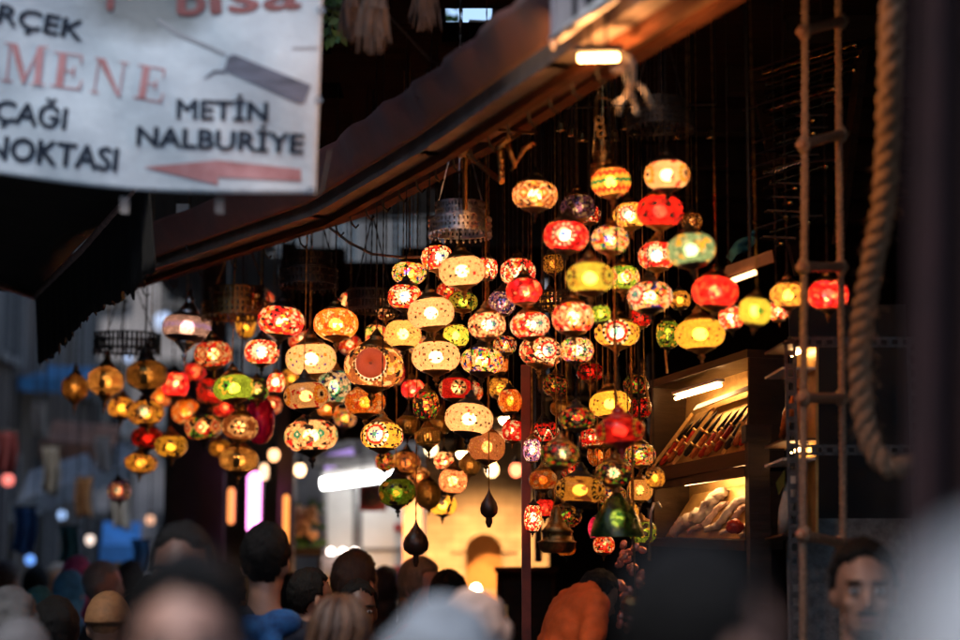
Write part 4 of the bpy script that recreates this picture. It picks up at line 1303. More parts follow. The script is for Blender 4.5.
slab(294, 445, 330, 700, kd + .5, .1, 'back_wall', mat('grey_kiosk_wall', (.22, .22, .23), .7, 0, .3, 6, .2), kio)
pn = slab(362, 434, 505, 548, kd, .06, 'panel', WHITE, kio); slab(394, 402, 524, 531, kd - .01, .006, 'emblem', mat('red_emblem', (.5, .05, .05), .5, 0, .2, 20, .1), pn)
pn = slab(362, 434, 551, 592, kd, .06, 'panel', WHITE, kio); slab(394, 402, 566, 574, kd - .01, .006, 'emblem', MATS['red_emblem'], pn)
slab(362, 434, 595, 660, kd, .06, 'panel', WHITE, kio)
slab(327, 352, 488, 560, kd + .06, .05, 'door', WHITE, kio)
for px in (356, 324, 438):
    slab(px - 2.5, px + 2.5, 430, 660, kd - .03, .08, 'upright', STEEL, kio)
slab(300, 440, 455, 466, kd - .1, .3, 'top_beam', STEEL, kio)
slab(318, 362, 556, 600, kd - .15, .25, 'counter', mat('pale_counter', (.6, .5, .48), .5, 0, .25, 30, .2), kio)
for k in range(3):
    cc = P(331 + 12 * k, 552, kd - .2)
    t = thing('counter_bulb', 'round bulb in the row of three on the kiosk counter', 'bulb', cc, 'bulbs on the kiosk counter')
    MB().ell(cc, (.026, .026, .026), 10, 7).build('glass', glow('counter_bulb_glow', (1, .8, .7), 5), t, smooth=True)
    m = MB(); m.lathe(cc, [(.02, -.045), (.02, -.02)], 10); m.build('socket', STEEL, t)
# the bright tube
a, b_ = P(322, 484, kd - .45), P(392, 475, kd - .3)
t = thing('fluorescent_tube', 'bright white fluorescent tube over the kiosk', 'tube light', a)
m = MB(); m.tube([a, b_], .037, 12); m.build('tube', glow('white_tube', (1, .97, .95), 9), t, smooth=True)
m = MB(); m.bar(a + Vector((0, .03, .07)), b_ + Vector((0, .03, .07)), .07, .04); m.build('housing', WHITE, t)
for q in (a, b_):
    m = MB(); m.tube([q + Vector((0, .03, .09)), Vector((q.x, q.y + .03, 3.7))], .005, 5); m.build('wire', BLACKM, t)
# red square sign with a ring
sd = kd - .9
cc = P(372, 498, sd)
t = thing('square_sign', 'dark red square sign with a dark ring emblem under the bright tube', 'sign', cc)
slab(359, 386, 485, 511, sd, .05, 'board', mat('dark_red_board', (.16, .012, .016), .5, 0, .2, 10, .1), t)
m = MB(); m.lathe(P(372, 497, sd - .012), [(.046, -.003), (.062, -.003), (.062, .003), (.046, .003), (.046, -.003)], 32, Matrix.Rotation(math.pi / 2, 3, 'X'), cap=False)
m.build('ring', mat('black_print', (.02, .015, .015), .5, 0, .2, 10, .1), t)
m = MB(); m.lathe(P(372, 497, sd - .012), [(.034, -.003), (.034, .003)], 32, Matrix.Rotation(math.pi / 2, 3, 'X')); m.build('disc', MATS['black_print'], t)
m = MB()
for px in (362, 383):
    q = P(px, 485, sd + .02); m.tube([q, Vector((q.x, q.y, 3.7))], .004, 5)
m.build('wire', BLACKM, t)
# lilac sign and blue box behind
cc = P(339, 458, kd)
t = thing('lilac_sign', 'small lilac glowing sign above the white tube', 'sign', cc)
m = MB(); m.bar(P(324, 463, kd), P(354, 455, kd), .05, .10); m.build('panel', glow('lilac_panel', (.45, .3, .75), .45), t)
m = MB(); m.bar(P(324, 463, kd + .04), P(354, 455, kd + .04), .06, .12); m.build('casing', BLACKM, t)
cc = P(346, 426, kd - 1)
t = thing('blue_glass_lamp', 'blurred blue and white glass lamp behind the yellow dotted one', 'lamp', cc)
MB().ell(cc, (.075, .075, .085), 16, 10).build('globe', glow('blue_lamp_glass', (.25, .33, .9), .6), t, smooth=True)
m = MB(); m.tube([cc + Vector((0, 0, .08)), Vector((cc.x, cc.y, 3.7))], .005, 5); m.build('cable', BLACKM, t)
# flower and fruit display
cc = P(303, 525, 12.6)
t = thing('flower_tray', 'tray of pale orange flowers with green leaves beside the kiosk', 'flowers', cc)
rr = random.Random(3)
m = MB(); lf = MB()
for k in range(60):
    p = P(rr.uniform(292, 316), rr.uniform(506, 538), 12.6 + rr.uniform(-.08, .12))
    m.ell(p, (.025, .022, .02), 7, 5, fn=lambda q: 1 + .35 * math.sin(6 * math.atan2(q.y, q.x)))
for k in range(50):
    p = P(rr.uniform(290, 324), rr.choice([rr.uniform(538, 548), rr.uniform(500, 545)]), 12.62 + rr.uniform(-.08, .12))
    a = Vector((rr.uniform(-1, 1), rr.uniform(-1, 1), rr.uniform(-.5, 1))).normalized() * .045
    s = a.cross(Vector((.3, 1, .2))).normalized() * .014
    lf.add([p - a, p + s, p + a, p - s], [(0, 1, 2, 3)])
m.build('blossom', mat('peach_petals', (.85, .5, .26), .6, 0, .3, 30, .2), t)
lf.build('leaves', mat('leaf_green', (.07, .2, .04), .5, 0, .4, 30, .2), t)
slab(288, 322, 548, 556, 12.5, .3, 'tray', DARKWOOD, t)
m = MB(); 
for px in (290, 320):
    q = P(px, 556, 12.65); m.tube([q, Vector((q.x, q.y, 0))], .012, 6)
m.build('leg', DARKWOOD, t)

# warm stone wall with an arch
sd = 12.4
c = P(480, 540, sd)
STONE = None
m_, nt, b, out = nodes_of('warm_stone_blocks')
tc = nt.nodes.new('ShaderNodeTexCoord')
sx = nt.nodes.new('ShaderNodeSeparateXYZ'); cx_ = nt.nodes.new('ShaderNodeCombineXYZ')
nt.links.new(tc.outputs['Object'], sx.inputs[0]); nt.links.new(sx.outputs['X'], cx_.inputs['X']); nt.links.new(sx.outputs['Z'], cx_.inputs['Y'])
bk = nt.nodes.new('ShaderNodeTexBrick')
bk.inputs['Scale'].default_value = 4.2
bk.inputs['Color1'].default_value = (.62, .5, .34, 1); bk.inputs['Color2'].default_value = (.5, .38, .25, 1); bk.inputs['Mortar'].default_value = (.44, .34, .22, 1)
bk.inputs['Mortar Size'].default_value = .02
nt.links.new(cx_.outputs[0], bk.inputs['Vector'])
ns = nt.nodes.new('ShaderNodeTexNoise'); ns.inputs['Scale'].default_value = 4; nt.links.new(tc.outputs['Object'], ns.inputs['Vector'])
mm = nt.nodes.new('ShaderNodeMix'); mm.data_type = 'RGBA'; mm.blend_type = 'MULTIPLY'; mm.inputs[0].default_value = .85
nt.links.new(bk.outputs['Color'], mm.inputs[6]); nt.links.new(ns.outputs['Fac'], mm.inputs[7])
nt.links.new(mm.outputs[2], b.inputs['Base Color']); b.inputs['Roughness'].default_value = .8
bp = nt.nodes.new('ShaderNodeBump'); bp.inputs['Strength'].default_value = .4; bp.inputs['Distance'].default_value = .02
nt.links.new(bk.outputs['Fac'], bp.inputs['Height']); bp.invert = True; nt.links.new(bp.outputs[0], b.inputs['Normal'])
STONE = m_
st = thing('stone_house', 'warmly lit stone house front with an arched niche', 'building', (c.x, c.y, 0))
a, b_ = P(425, 700, sd), P(640, 380, sd)
ax, az, ar = P(484, 560, sd).x, P(484, 552, sd).z, .12
# wall with an arched opening
outl = []
m = MB()
n = 16
arch = [Vector((ax - ar, a.y, 0))] + [Vector((ax + ar * math.cos(math.pi * (1 - i / n)), a.y, az + ar * math.sin(math.pi * (1 - i / n)))) for i in range(n + 1)] + [Vector((ax + ar, a.y, 0))]
wallp = [Vector((a.x, a.y, 0))] + arch + [Vector((b_.x, a.y, 0)), Vector((b_.x, a.y, 2.9)), Vector((a.x, a.y, 2.9))]
m.poly(wallp, .3, (0, 1, 0)); m.build('wall', STONE, st)
m = MB(); m.box((ax, a.y + .29, 1.25), (ar * 2.2, .04, 2.5)); m.build('niche', mat('orange_plaster', (.6, .3, .1), .8, 0, .3, 5, .3), st)
m = MB()
for i in range(n):
    q0, q1 = math.pi * i / n, math.pi * (i + .9) / n
    pts = []
    for yy in (a.y - .03, a.y - .001):
        pts += [Vector((ax + r_ * math.cos(q), yy, az + r_ * math.sin(q))) for r_, q in ((ar, q0), (ar + .09, q0), (ar + .09, q1), (ar, q1))]
    m.hexa(pts)
m.build('arch_stones', STONE, st)
for py, hh in ((592, .03), (470, .035)):
    m = MB(); m.box((lerp(a.x, b_.x, .28), a.y - .04, P(480, py, sd).z), (.56 * (b_.x - a.x), .07, hh)); m.build('ledge', STONE, st)
pale = thing('wall_panel', 'pale pinkish board standing beside the stone wall', 'board', Vector((P(412, 560, 12.1).x, P(412, 560, 12.1).y, 0)))
slab(402, 421, 495, 720, 12.1, .04, 'board', mat('pinkish_board', (.6, .34, .26), .6, 0, .25, 8, .2), pale)
# tin shaded bulbs added to brighten that wall, beside its own low bulb
for px, py, pw, lab in [(462, 452, 105, 'tin shaded bulb lighting the stone wall from above'), (505, 418, 75, 'tin shaded bulb lighting the orange arch, beside the reddish post'), (476, 590, 7, 'small bare bulb on a bracket low on the stone wall')]:
    cc = P(px, py, sd - (.75 if pw > 10 else .25))
    t = thing('wall_light', lab, 'wall light', cc)
    if pw > 10:
        MB().lathe(cc, [(.09, -.01), (.07, .03), (.03, .07), (.02, .10), (.018, .10), (.028, .065), (.066, .026), (.086, -.012)], 20, cap=False).build('shade', BRASS, t, smooth=True)
        m = MB(); m.tube([cc + Vector((0, 0, .1)), Vector((cc.x, cc.y, 3.7))], .005, 5); m.build('cable', BLACKM, t)
    else:
        m = MB(); m.tube([cc + Vector((0, 0, -.03)), cc + Vector((0, .03, -.06)), cc + Vector((0, .22, -.06))], .008, 6); m.build('bracket', BLACKM, t)
    MB().ell(cc, (.03, .03, .036), 10, 7).build('bulb', glow('wall_bulb', (1, .62, .3), 30), t, smooth=True)
    ld = bpy.data.lights.new('bulb_light', 'SPOT'); ld.spot_size = 2.2; ld.spot_blend = .6; ld.energy = pw; ld.color = (1, .5, .18); ld.shadow_soft_size = .03
    lo = bpy.data.objects.new('bulb_light', ld); COL.objects.link(lo); lo.parent = t; lo.location = (0, 0, -.06); lo.rotation_euler = Vector((0, -.45, 1)).to_track_quat('Z', 'Y').to_euler()

# goods around the kiosk and hanging bulbs added as blurred points of light
rr = random.Random(21)
KC = [((.6, .08, .05), 'red'), ((.65, .45, .2), 'tan'), ((.1, .2, .12), 'green'), ((.6, .58, .55), 'white'), ((.3, .1, .06), 'brown'), ((.7, .35, .08), 'orange')]
kk = 0
for row, py in enumerate((603, 585)):
    for k in range(6):
        colr, nm = KC[(k + row * 2) % 6]
        px = 322 + k * 7.2
        p = P(px, py, 13.0 + row * .12)
        w_, h_ = rr.uniform(.036, .05), rr.uniform(.06, .11)
        tb = thing('goods_box', '%s carton in the %s row of goods before the kiosk counter' % (nm, ('lower', 'upper')[row]), 'carton', p, 'cartons before the kiosk counter')
        m = MB(); m.box(p + Vector((0, 0, h_ / 2)), (w_, .05, h_)); m.build('box', mat('carton_' + nm, colr, .6, 0, .3, 30, .1), tb)
        m = MB(); m.box(p + Vector((0, -.0265, h_ * .55)), (w_ * .6, .002, h_ * .3)); m.build('blank_patch', WHITE if nm != 'white' else MATS['carton_red'] if 'carton_red' in MATS else WHITE, tb)
bt = thing('goods_stand', 'dark stepped stand carrying cartons before the kiosk counter', 'stand', P(340, 640, 13.05))
for row, py in enumerate((603, 585)):
    a, b_ = P(317, py, 13.0 + row * .12), P(364, py, 13.0 + row * .12)
    m = MB(); m.box(((a.x + b_.x) / 2, a.y, a.z / 2 - .003), (b_.x - a.x, .075, a.z - .006)); m.build('step', DARKWOOD, bt)
FB = [(300, 470, 12.2, (1, .6, .3), 2.2, 'peach bulb over the flower tray'), (322, 440, 12.6, (1, .9, .8), 1.6, 'pale bulb above the lilac sign'), (404, 432, 12.0, (1, .75, .4), 3.0, 'warm bulb beside the dark brown patterned lamp'),
      (431, 449, 12.0, (1, .7, .35), 2.6, 'warm bulb between the small brass lantern and the cream lamps'), (516, 470, 11.0, (1, .2, .08), 1.8, 'red bulb against the reddish post'), (492, 470, 11.6, (1, .6, .25), 3, 'yellowish bulb below the copper coloured beaded lamp'),
      (274, 455, 12.0, (1, .45, .2), 1.3, 'orange bulb in the doorway over the pink strip'), (18, 402, 20, (.6, .7, 1), .5, 'pale bluish bulb below the faded awning'), (90, 540, 15, (.9, .7, .6), .5, 'whitish bulb above the bright blue sheet'),
      (150, 520, 16, (1, .5, .3), .4, 'dull orange bulb in the street beyond the bluish eye lamp'), (62, 515, 18, (.4, .6, 1), .5, 'blue white bulb under the slate grey awning'), (200, 470, 14, (.8, .8, 1), .35, 'faint white bulb beyond the orange cluster'), (128, 358, 20, (.5, .65, 1), .35, 'faint blue bulb seen between the brass lanterns')]
for px, py, dd, colr, st_g, lab in FB:
    cc = P(px, py, dd)
    t = thing('festoon_bulb', 'small ' + lab, 'bulb', cc, 'festoon bulbs down the street')
    MB().ell(cc, (.035, .035, .042), 10, 7).build('glass', glow('festoon_%d_%d' % (px, py), colr, st_g * 1.6), t, smooth=True)
    m = MB(); m.lathe(cc, [(.02, .035), (.018, .07), (.004, .075)], 8); m.tube([cc + Vector((0, 0, .07)), Vector((cc.x, cc.y, 3.72))], .004, 5); m.build('cord', BLACKM, t)

# dark cabinet with a lit opening at the foot of the reddish post
cc = P(510, 600, 9.5)
t = thing('dark_cabinet', 'dark wooden cabinet at the foot of the stone wall', 'cabinet', Vector((cc.x, cc.y, 0)))
slab(497, 556, 572, 720, 9.5, .3, 'case', REDWOOD, t)
slab(495, 558, 567, 572, 9.44, .42, 'top', REDWOOD, t)
slab(501, 552, 580, 640, 9.48, .02, 'door', DARKWOOD, t)
slab(503, 508, 605, 618, 9.46, .02, 'handle', BRASSL, t)

# cable and bracket pieces near the silver ring
pts = [P(330, 228, 8.2), P(350, 243, 8.0), P(372, 254, 7.8), P(400, 257, 7.6), P(430, 257, 7.5)]
m = MB(); m.tube(pts, .006, 6)
tag(m.build('sagging_cable', mat('tan_cable', (.35, .2, .12), .5, 0, .3, 20, .1), smooth=True), 'tan cable sagging beside the black perforated ring', 'cable')
q = P(465, 135, 6.7)
t = thing('lamp_bracket', 'lit metal bracket arm below the eave, above the silver perforated ring', 'bracket', P(465, 210, 6.7))
m = MB(); m.tube([P(465, 122, 6.7), P(465, 210, 6.7)], .010, 8); m.build('rod', BRASS, t)
m = MB(); m.tube([P(466, 153, 6.7), P(484, 168, 6.6), P(502, 182, 6.5)], .010, 8); m.build('arm', BRASSL, t)
m = MB(); m.tube([P(466, 124, 6.7), P(500, 130, 6.5), P(536, 133, 6.4)], .006, 8); m.build('stay', BRASS, t)
m = MB(); m.lathe(P(463, 152, 6.7), [(.015, -.02), (.022, -.008), (.022, .008), (.012, .02)], 12); m.build('collar', BRASSL, t, smooth=True)
t = thing('hook_cluster', 'bunch of lit curved metal hooks under the eave', 'hooks', P(508, 160, 6.3))
for pts in ([(497, 149), (508, 140), (521, 133)], [(508, 144), (513, 160), (515, 168)], [(534, 142), (524, 149), (516, 163), (511, 171)], [(500, 150), (500, 160), (501, 178)]):
    m = MB(); m.tube([P(x, y, 6.3 + .01 * k) for k, (x, y) in enumerate(pts)], [.012, .009, .006, .004][:len(pts)], 8); m.build('hook', BRASSL, t, smooth=True)
m = MB()
for y in (160, 166, 172, 178):
    m.ell(P(501, y, 6.29), (.011, .008, .010), 10, 6)
m.build('bead', BRASSL, t, smooth=True)
m = MB(); chain_mb(m, P(508, 141, 6.3), P(508, 100, 6.3), .004); m.build('chain', BRASS, t)

# orange tube light high under the soffit with knotted cord
td = 5.0
t = thing('eave_tube_light', 'short glowing orange tube light high under the eave', 'tube light', P(600, 58, td))
a, b_ = P(579, 58, td), P(618, 57, td)
m = MB(); m.tube([a, b_], .0085, 10); m.build('tube', glow('orange_tube', (1, .44, .14), 28), t)
m = MB(); m.bar(a + Vector((-.012, .006, .02)), b_ + Vector((.012, .006, .02)), .05, .018); m.build('housing', BLACKM, t)
m = MB(); m.tube([a + Vector((.03, .006, .03)), Vector((a.x + .03, a.y + .006, 3.66))], .004, 5); m.tube([b_ + Vector((-.03, .006, .03)), Vector((b_.x - .03, b_.y + .006, 3.66))], .004, 5); m.build('wire', BLACKM, t)
ld = bpy.data.lights.new('tube_glow', 'POINT'); ld.energy = 9; ld.color = (1, .42, .13); ld.shadow_soft_size = .05
lo = bpy.data.objects.new('tube_glow', ld); COL.objects.link(lo); lo.parent = t; lo.location = (0, .02, -.035)
t = thing('knotted_cord', 'pale knotted cord with loose ends dangling beside the orange tube light', 'cord', P(628, 85, td - .1))
CORD = mat('pale_cord', (.62, .45, .28), .7, 0, .35, 90, .5)
for pts in ([(614, 72), (620, 66), (626, 60), (630, 64), (624, 72), (616, 70)], [(612, 68), (618, 72), (626, 70), (632, 62), (628, 56), (624, 54)], [(624, 68), (628, 85), (633, 100), (637, 114)],
            [(634, 62), (631, 80), (626, 96), (616, 104)], [(626, 96), (621, 105), (619, 114)], [(634, 63), (634, 84), (640, 86), (646, 94), (653, 108)], [(630, 90), (634, 102), (636, 112)]):
    cr = [P(x, y, td - .1 + .012 * ((k * 7) % 3)) for k, (x, y) in enumerate(pts)]
    dense = []
    for i in range(len(cr) - 1):
        p0, p1, p2, p3 = cr[max(i - 1, 0)], cr[i], cr[i + 1], cr[min(i + 2, len(cr) - 1)]
        for k in range(5):
            u = k / 5
            dense.append(.5 * ((2 * p1) + (p2 - p0) * u + (2 * p0 - 5 * p1 + 4 * p2 - p3) * u * u + (3 * p1 - p0 - 3 * p2 + p3) * u ** 3))
    dense.append(cr[-1])
    m = MB(); m.tube(dense, .0048, 6); m.build('strand', CORD, t, smooth=True)
t = thing('iron_wire_hook', 'rusty wire hook holding a chain above the brass cylinder', 'hook', P(596, 100, 6.2))
m = MB(); m.tube([P(590, 92, 6.2), P(596, 88, 6.2), P(601, 92, 6.2), P(597, 97, 6.2), P(596, 118, 6.2)], .006, 6); m.tube([P(596, 98, 6.2), P(606, 98, 6.2), P(616, 102, 6.2)], .004, 6); m.build('wire', BRASS, t)
for y in (120, 127, 134):
    m = MB(); m.lathe(P(599 + (y - 120) * .15, y, 6.2), [(.009, -.003), (.015, -.003), (.015, .003), (.009, .003), (.009, -.003)], 14, Matrix.Rotation(math.pi / 2, 3, 'X'), cap=False); m.build('link', BRASS, t)
# metal shade above the display case with a bright lip, and a blue rag
sd2 = 6.4
t = thing('metal_lamp_shade', 'boxy brown metal lamp shade with a lit lower lip above the display case', 'lamp', P(745, 268, sd2))
q = [P(722, 270, sd2), P(752, 262, sd2), P(752, 268, sd2 - .12), P(726, 280, sd2 - .12)]
m = MB(); m.hexa([P(722, 279, sd2), P(774, 262, sd2 - .05), P(772, 250, sd2 - .05), P(726, 266, sd2), P(722, 279, sd2 + .14), P(774, 262, sd2 + .1), P(772, 250, sd2 + .1), P(726, 266, sd2 + .14)])
m.build('shade', mat('brown_enamel', (.16, .09, .05), .4, .3, .3, 20, .2), t)
m = MB(); m.bar(P(731, 281, sd2 - .01), P(756, 272, sd2 - .04), .02, .012); m.build('tube', glow('shade_tube', (1, .5, .2), 5), t)
m = MB(); m.tube([P(750, 262, sd2 + .05), Vector((P(750, 262, sd2 + .05).x, P(750, 262, sd2 + .05).y, 3.7))], .006, 6); m.build('cable', BLACKM, t)
def rag(u, v):
    p = P(730, 250, 6.6).lerp(P(754, 228, 6.6), u) + Vector((.01 * math.sin(v * 9), .02 * math.sin(u * 8 + v * 3), -.045 * v + .01 * math.sin(u * 6)))
    return p
m = MB(); m.sheet(rag, 16, 6, .004)
tag(m.build('blue_rag', mat('teal_cloth', (.01, .16, .22), .8, 0, .4, 20, .4), smooth=True), 'crumpled teal blue rag above the bright plain red lamp', 'rag')
# ------------------------------------------------------------------ lit display cases
GOLDP = mat('yellowed_card', (.62, .40, .14), .35, .5, .35, 14, .3)
CASEW = mat('brown_case_wood', (.045, .025, .014), .45, 0, .4, 10, .3, stretch=(1, 1, 6))
TUBE = glow('case_tube', (1, .52, .2), 24)


def bil(TL, TR, BL, BR, u, v, w=0.):
    p = TL.lerp(TR, u).lerp(BL.lerp(BR, u), v)
    n = (TR - TL).cross(BL - TL).normalized()
    if n.y < 0: n = -n
    return p + n * w


def case(name, label, TL, TR, BL, BR, dep):
    f = lambda u, v, w=0.: bil(TL, TR, BL, BR, u, v, w)
    t = thing(name, label, 'display case', f(.5, 1))
    m = MB(); m.hexa([f(0, 0, dep), f(1, 0, dep), f(1, 1, dep), f(0, 1, dep), f(0, 0, dep + .012), f(1, 0, dep + .012), f(1, 1, dep + .012), f(0, 1, dep + .012)])
    m.build('back_panel', GOLDP, t)
    for u in (-.015, 1.0):
        m = MB(); m.hexa([f(u, 0, 0), f(u + .015, 0, 0), f(u + .015, 1, 0), f(u, 1, 0), f(u, 0, dep), f(u + .015, 0, dep), f(u + .015, 1, dep), f(u, 1, dep)])
        m.build('side_panel', CASEW, t)
    for v0, v1 in ((-.09, -.002 if name.startswith('upper') else .07), (1.002, 1.16)):
        lip = dep if v1 != .07 else .012
        m = MB(); m.hexa([f(-.015, v0, -.01), f(1.015, v0, -.01), f(1.015, v1, -.01), f(-.015, v1, -.01), f(-.015, v0, lip), f(1.015, v0, lip), f(1.015, v1, lip), f(-.015, v1, lip)])
        m.build('shelf_board', CASEW, t)
    return t, f


def case_light(f, u0, u1, v, w, label):
    a, b_ = f(u0, v, w), f(u1, v, w)
    t = thing('case_light', label, 'tube light', a)
    m = MB(); m.tube([a, b_], .0065, 10); m.build('tube', TUBE, t, smooth=True)
    m = MB(); m.bar(a + Vector((0, 0, .02)), b_ + Vector((0, 0, .02)), .035, .012); m.build('holder', WHITE, t)


TL, TR, BL, BR = P(653, 388, 7.7), P(748, 358, 7.1), P(649, 470, 7.7), P(747, 450, 7.1)
DEP = .16
t, f = case('upper_display_case', 'upper lit display case holding slanting daggers', TL, TR, BL, BR, DEP)
m = MB(); m.hexa([f(.16, .36, DEP * .86), f(1, .30, DEP * .86), f(.96, .99, .03), f(.0, .99, .03), f(.16, .36, DEP * .9), f(1, .30, DEP * .9), f(.96, .995, .036), f(.0, .995, .036)])
m.build('tilted_board', GOLDP, t)
case_light(f, .14, .62, .17, .05, 'tube light glowing inside the upper display case')
m = MB(); m.hexa([f(.26, .28, .10), f(.98, .20, .10), f(.98, .26, .09), f(.24, .34, .09), f(.26, .28, .11), f(.98, .20, .11), f(.98, .26, .10), f(.24, .34, .10)])  # white strip stands in for the tube's reflection
m.build('bright_ledge', WHITE, t)


def tw(f, u, v, lift):
    return f(u, v, lerp(DEP * .86, .03, (v - .33) / .66) - lift)


for k, u in enumerate((.0, .24, .74)):
    m = MB()
    m.bar(tw(f, u + .17, .36, .012), tw(f, u - .02, .98, .012), .008, .014)
    m.build('gilt_divider', mat('gilt_wood', (.65, .42, .13), .35, .3, .3, 30, .2), t)
BLADE = mat('dark_blade', (.05, .045, .04), .25, .9, .3, 40, .1)
HRED = mat('red_lacquer_handle', (.42, .03, .012), .22, 0, .4, 60, .2)
HOR = mat('orange_horn_handle', (.5, .14, .03), .25, 0, .4, 60, .2)
rk = random.Random(17)
for k in range(11):
    u = .08 + k * .081 + rk.uniform(-.014, .014)
    j1, j2 = rk.uniform(-.02, .02), rk.uniform(-.05, .05)
    tip, mid, end = tw(f, u + .13 + j1, .42 + j2, .012), tw(f, u + .062 + j1 * .5, .64 + j2, .014), tw(f, u - .005, .92 + j2 * .8, .016)
    kn = thing('dagger', 'slim dark bladed dagger with a glossy ringed handle slanting in upper case', 'dagger', end, 'daggers in the upper display case')
    ax = (end - mid).normalized()
    m = MB(); m.tube([tip, tip.lerp(mid, .25), tip.lerp(mid, .8), mid], [.001, .005, .0085, .008], 6); m.build('blade', BLADE, kn, smooth=True)
    m = MB(); m.tube([mid, mid.lerp(end, .1), mid.lerp(end, .5), mid.lerp(end, .85), end], [.007, .0115, .009, .0125, .008], 10); m.build('handle', (HRED, HOR, HRED, BLACKM, HOR)[k % 5], kn, smooth=True)
    for q in (0., .55):
        m = MB()
        p = mid.lerp(end, q); m.tube([p - ax * .005, p, p + ax * .005], [.0125, .0145, .0125], 10)
        m.build('ring', BRASSL, kn, smooth=True)

TL2, TR2, BL2, BR2 = P(655, 486, 7.7), P(745, 472, 7.1), P(654, 538, 7.7), P(745, 540, 7.1)
t, f2 = case('lower_display_case', 'lower lit display case holding pale crumpled cloths', TL2, TR2, BL2, BR2, DEP)
case_light(f2, .2, .95, .02, .06, 'tube light glowing inside the lower display case')
m = MB(); m.hexa([f2(.1, .2, DEP * .86), f2(1, .1, DEP * .86), f2(.96, .99, .05), f2(.0, .99, .05), f2(.1, .2, DEP * .9), f2(1, .1, DEP * .9), f2(.96, .995, .056), f2(.0, .995, .056)])
m.build('tilted_board', GOLDP, t)
CLOTHM = [mat('cream_cloth', (.74, .66, .55), .85, 0, .2, 40, .5), mat('pinkish_cloth', (.68, .48, .4), .85, 0, .2, 40, .5)]
labs = ['cream crumpled cloth with a dark blue square mark, in the lower case', 'pinkish crumpled cloth between two cream ones in the lower case', 'long cream crumpled cloth at the middle of the lower case',
        'pinkish narrow cloth beside the red pouch in the lower case', 'short cream cloth next to the thick black post in the lower case']
for k, (u0, v0, u1, v1, w0) in enumerate([(.10, .93, .52, .24, .026), (.27, .95, .56, .40, .012), (.46, .90, .80, .28, .014), (.62, .92, .86, .34, .010), (.84, .92, .97, .45, .014)]):
    rr = random.Random(k)
    a, b_ = f2(u0, v0, .05), f2(u1, v1, DEP * .7)
    t = thing('folded_cloth', labs[k], 'cloth', a, 'cloths in the lower display case')
    mb = MB()
    pts, rs = [], []
    for i in range(31):
        s = i / 30
        pts.append(a.lerp(b_, s) + Vector((rr.uniform(-.004, .004), -.01, .012 * math.sin(s * 9 + k))))
        rs.append(w0 * (.55 + .55 * math.sin(math.pi * (.12 + .8 * s)) + rr.uniform(-.14, .14)))
    mb.tube(pts, rs, 28)
    c0 = sum(mb.v, Vector()) / len(mb.v)
    for i, v in enumerate(mb.v):
        nn = abs(noise.noise(v * 45)) * .7 * w0 - abs(noise.noise(v * 90 + Vector((3, 1, 2)))) * .6 * w0 + noise.noise(v * 120) * .003
        mb.v[i] = v + (v - c0).normalized() * nn
    mb.build('folds', CLOTHM[k % 2], t, smooth=True)
    if k == 0:
        p = a.lerp(b_, .72) + Vector((.012, -w0 * 1.25, .012))
        m = MB(); m.box(p, (.010, .003, .030), Matrix.Rotation(.3, 3, 'Y')); m.box(p + Vector((.016, 0, .002)), (.010, .003, .026), Matrix.Rotation(.3, 3, 'Y')); m.build('blue_mark', mat('navy_print', (.01, .015, .09), .6, 0, .2, 10, .1), t)
p = f2(.90, .80, .0)
m = MB(); m.ell(p, (.035, .025, .028), 14, 9, fn=lambda q: 1 + .1 * math.sin(q.x * 9 + q.z * 7))
tag(m.build('red_pouch', HRED, smooth=True), 'small shiny red pouch at the foot of the thick black post', 'pouch')
# narrow lit case beyond the thick post
TL3, TR3, BL3, BR3 = P(766, 352, 6.75), P(781, 345, 6.6), P(766, 540, 6.75), P(781, 538, 6.6)
f3 = lambda u, v, w=0.: bil(TL3, TR3, BL3, BR3, u, v, w)
t = thing('narrow_display_case', 'narrow tall lit display case between the thick black post and the steel rack', 'display case', f3(.5, 1))
m = MB(); m.hexa([f3(-.1, 0, .12), f3(1.1, 0, .12), f3(1.1, 1, .12), f3(-.1, 1, .12), f3(-.1, 0, .13), f3(1.1, 0, .13), f3(1.1, 1, .13), f3(-.1, 1, .13)]); m.build('back_panel', GOLDP, t)
for v in (.0, .13, .50, .60, .99):
    m = MB(); m.hexa([f3(-.1, v, 0), f3(1.1, v - .012, 0), f3(1.1, v, 0), f3(-.1, v + .012, 0), f3(-.1, v, .12), f3(1.1, v - .012, .12), f3(1.1, v, .12), f3(-.1, v + .012, .12)]); m.build('shelf', CASEW if v not in (.13, .6) else WHITE, t)
case_light(f3, .1, .9, .02, .09, 'short tube light at the top of the narrow display case')
case_light(f3, .1, .9, .535, .09, 'short tube light above the lower shelf of the narrow display case')
m = MB(); m.tube([f3(.15, .46, .05), f3(.4, .34, .06), f3(.8, .22, .07)], [.012, .02, .006], 10)
tag(m.build('orange_sheath', HOR, smooth=True), 'orange red sheath leaning in the narrow display case', 'sheath')
m = MB(); m.tube([f3(.2, .97, .05), f3(.35, .85, .05), f3(.6, .72, .06), f3(.8, .66, .07)], [.018, .026, .022, .012], 12)
for i, v in enumerate(m.v): m.v[i] = v + Vector((noise.noise(v * 40), noise.noise(v * 40 + Vector((5, 5, 5))), 0)) * .007
tag(m.build('white_cloth', CLOTHM[0], smooth=True), 'pale cloth with folds in the narrow display case', 'cloth')
m = MB(); m.poly([f3(.15, .70, .028), f3(.75, .64, .028), f3(.8, .72, .024), f3(.4, .77, .024)], .004, (0, -1, 0))
tag(m.build('green_leaf', mat('dark_green_cloth', (.02, .09, .02), .6, 0, .3, 20, .2)), 'dark green leaf shaped tag on the pale cloth in the narrow case', 'tag')
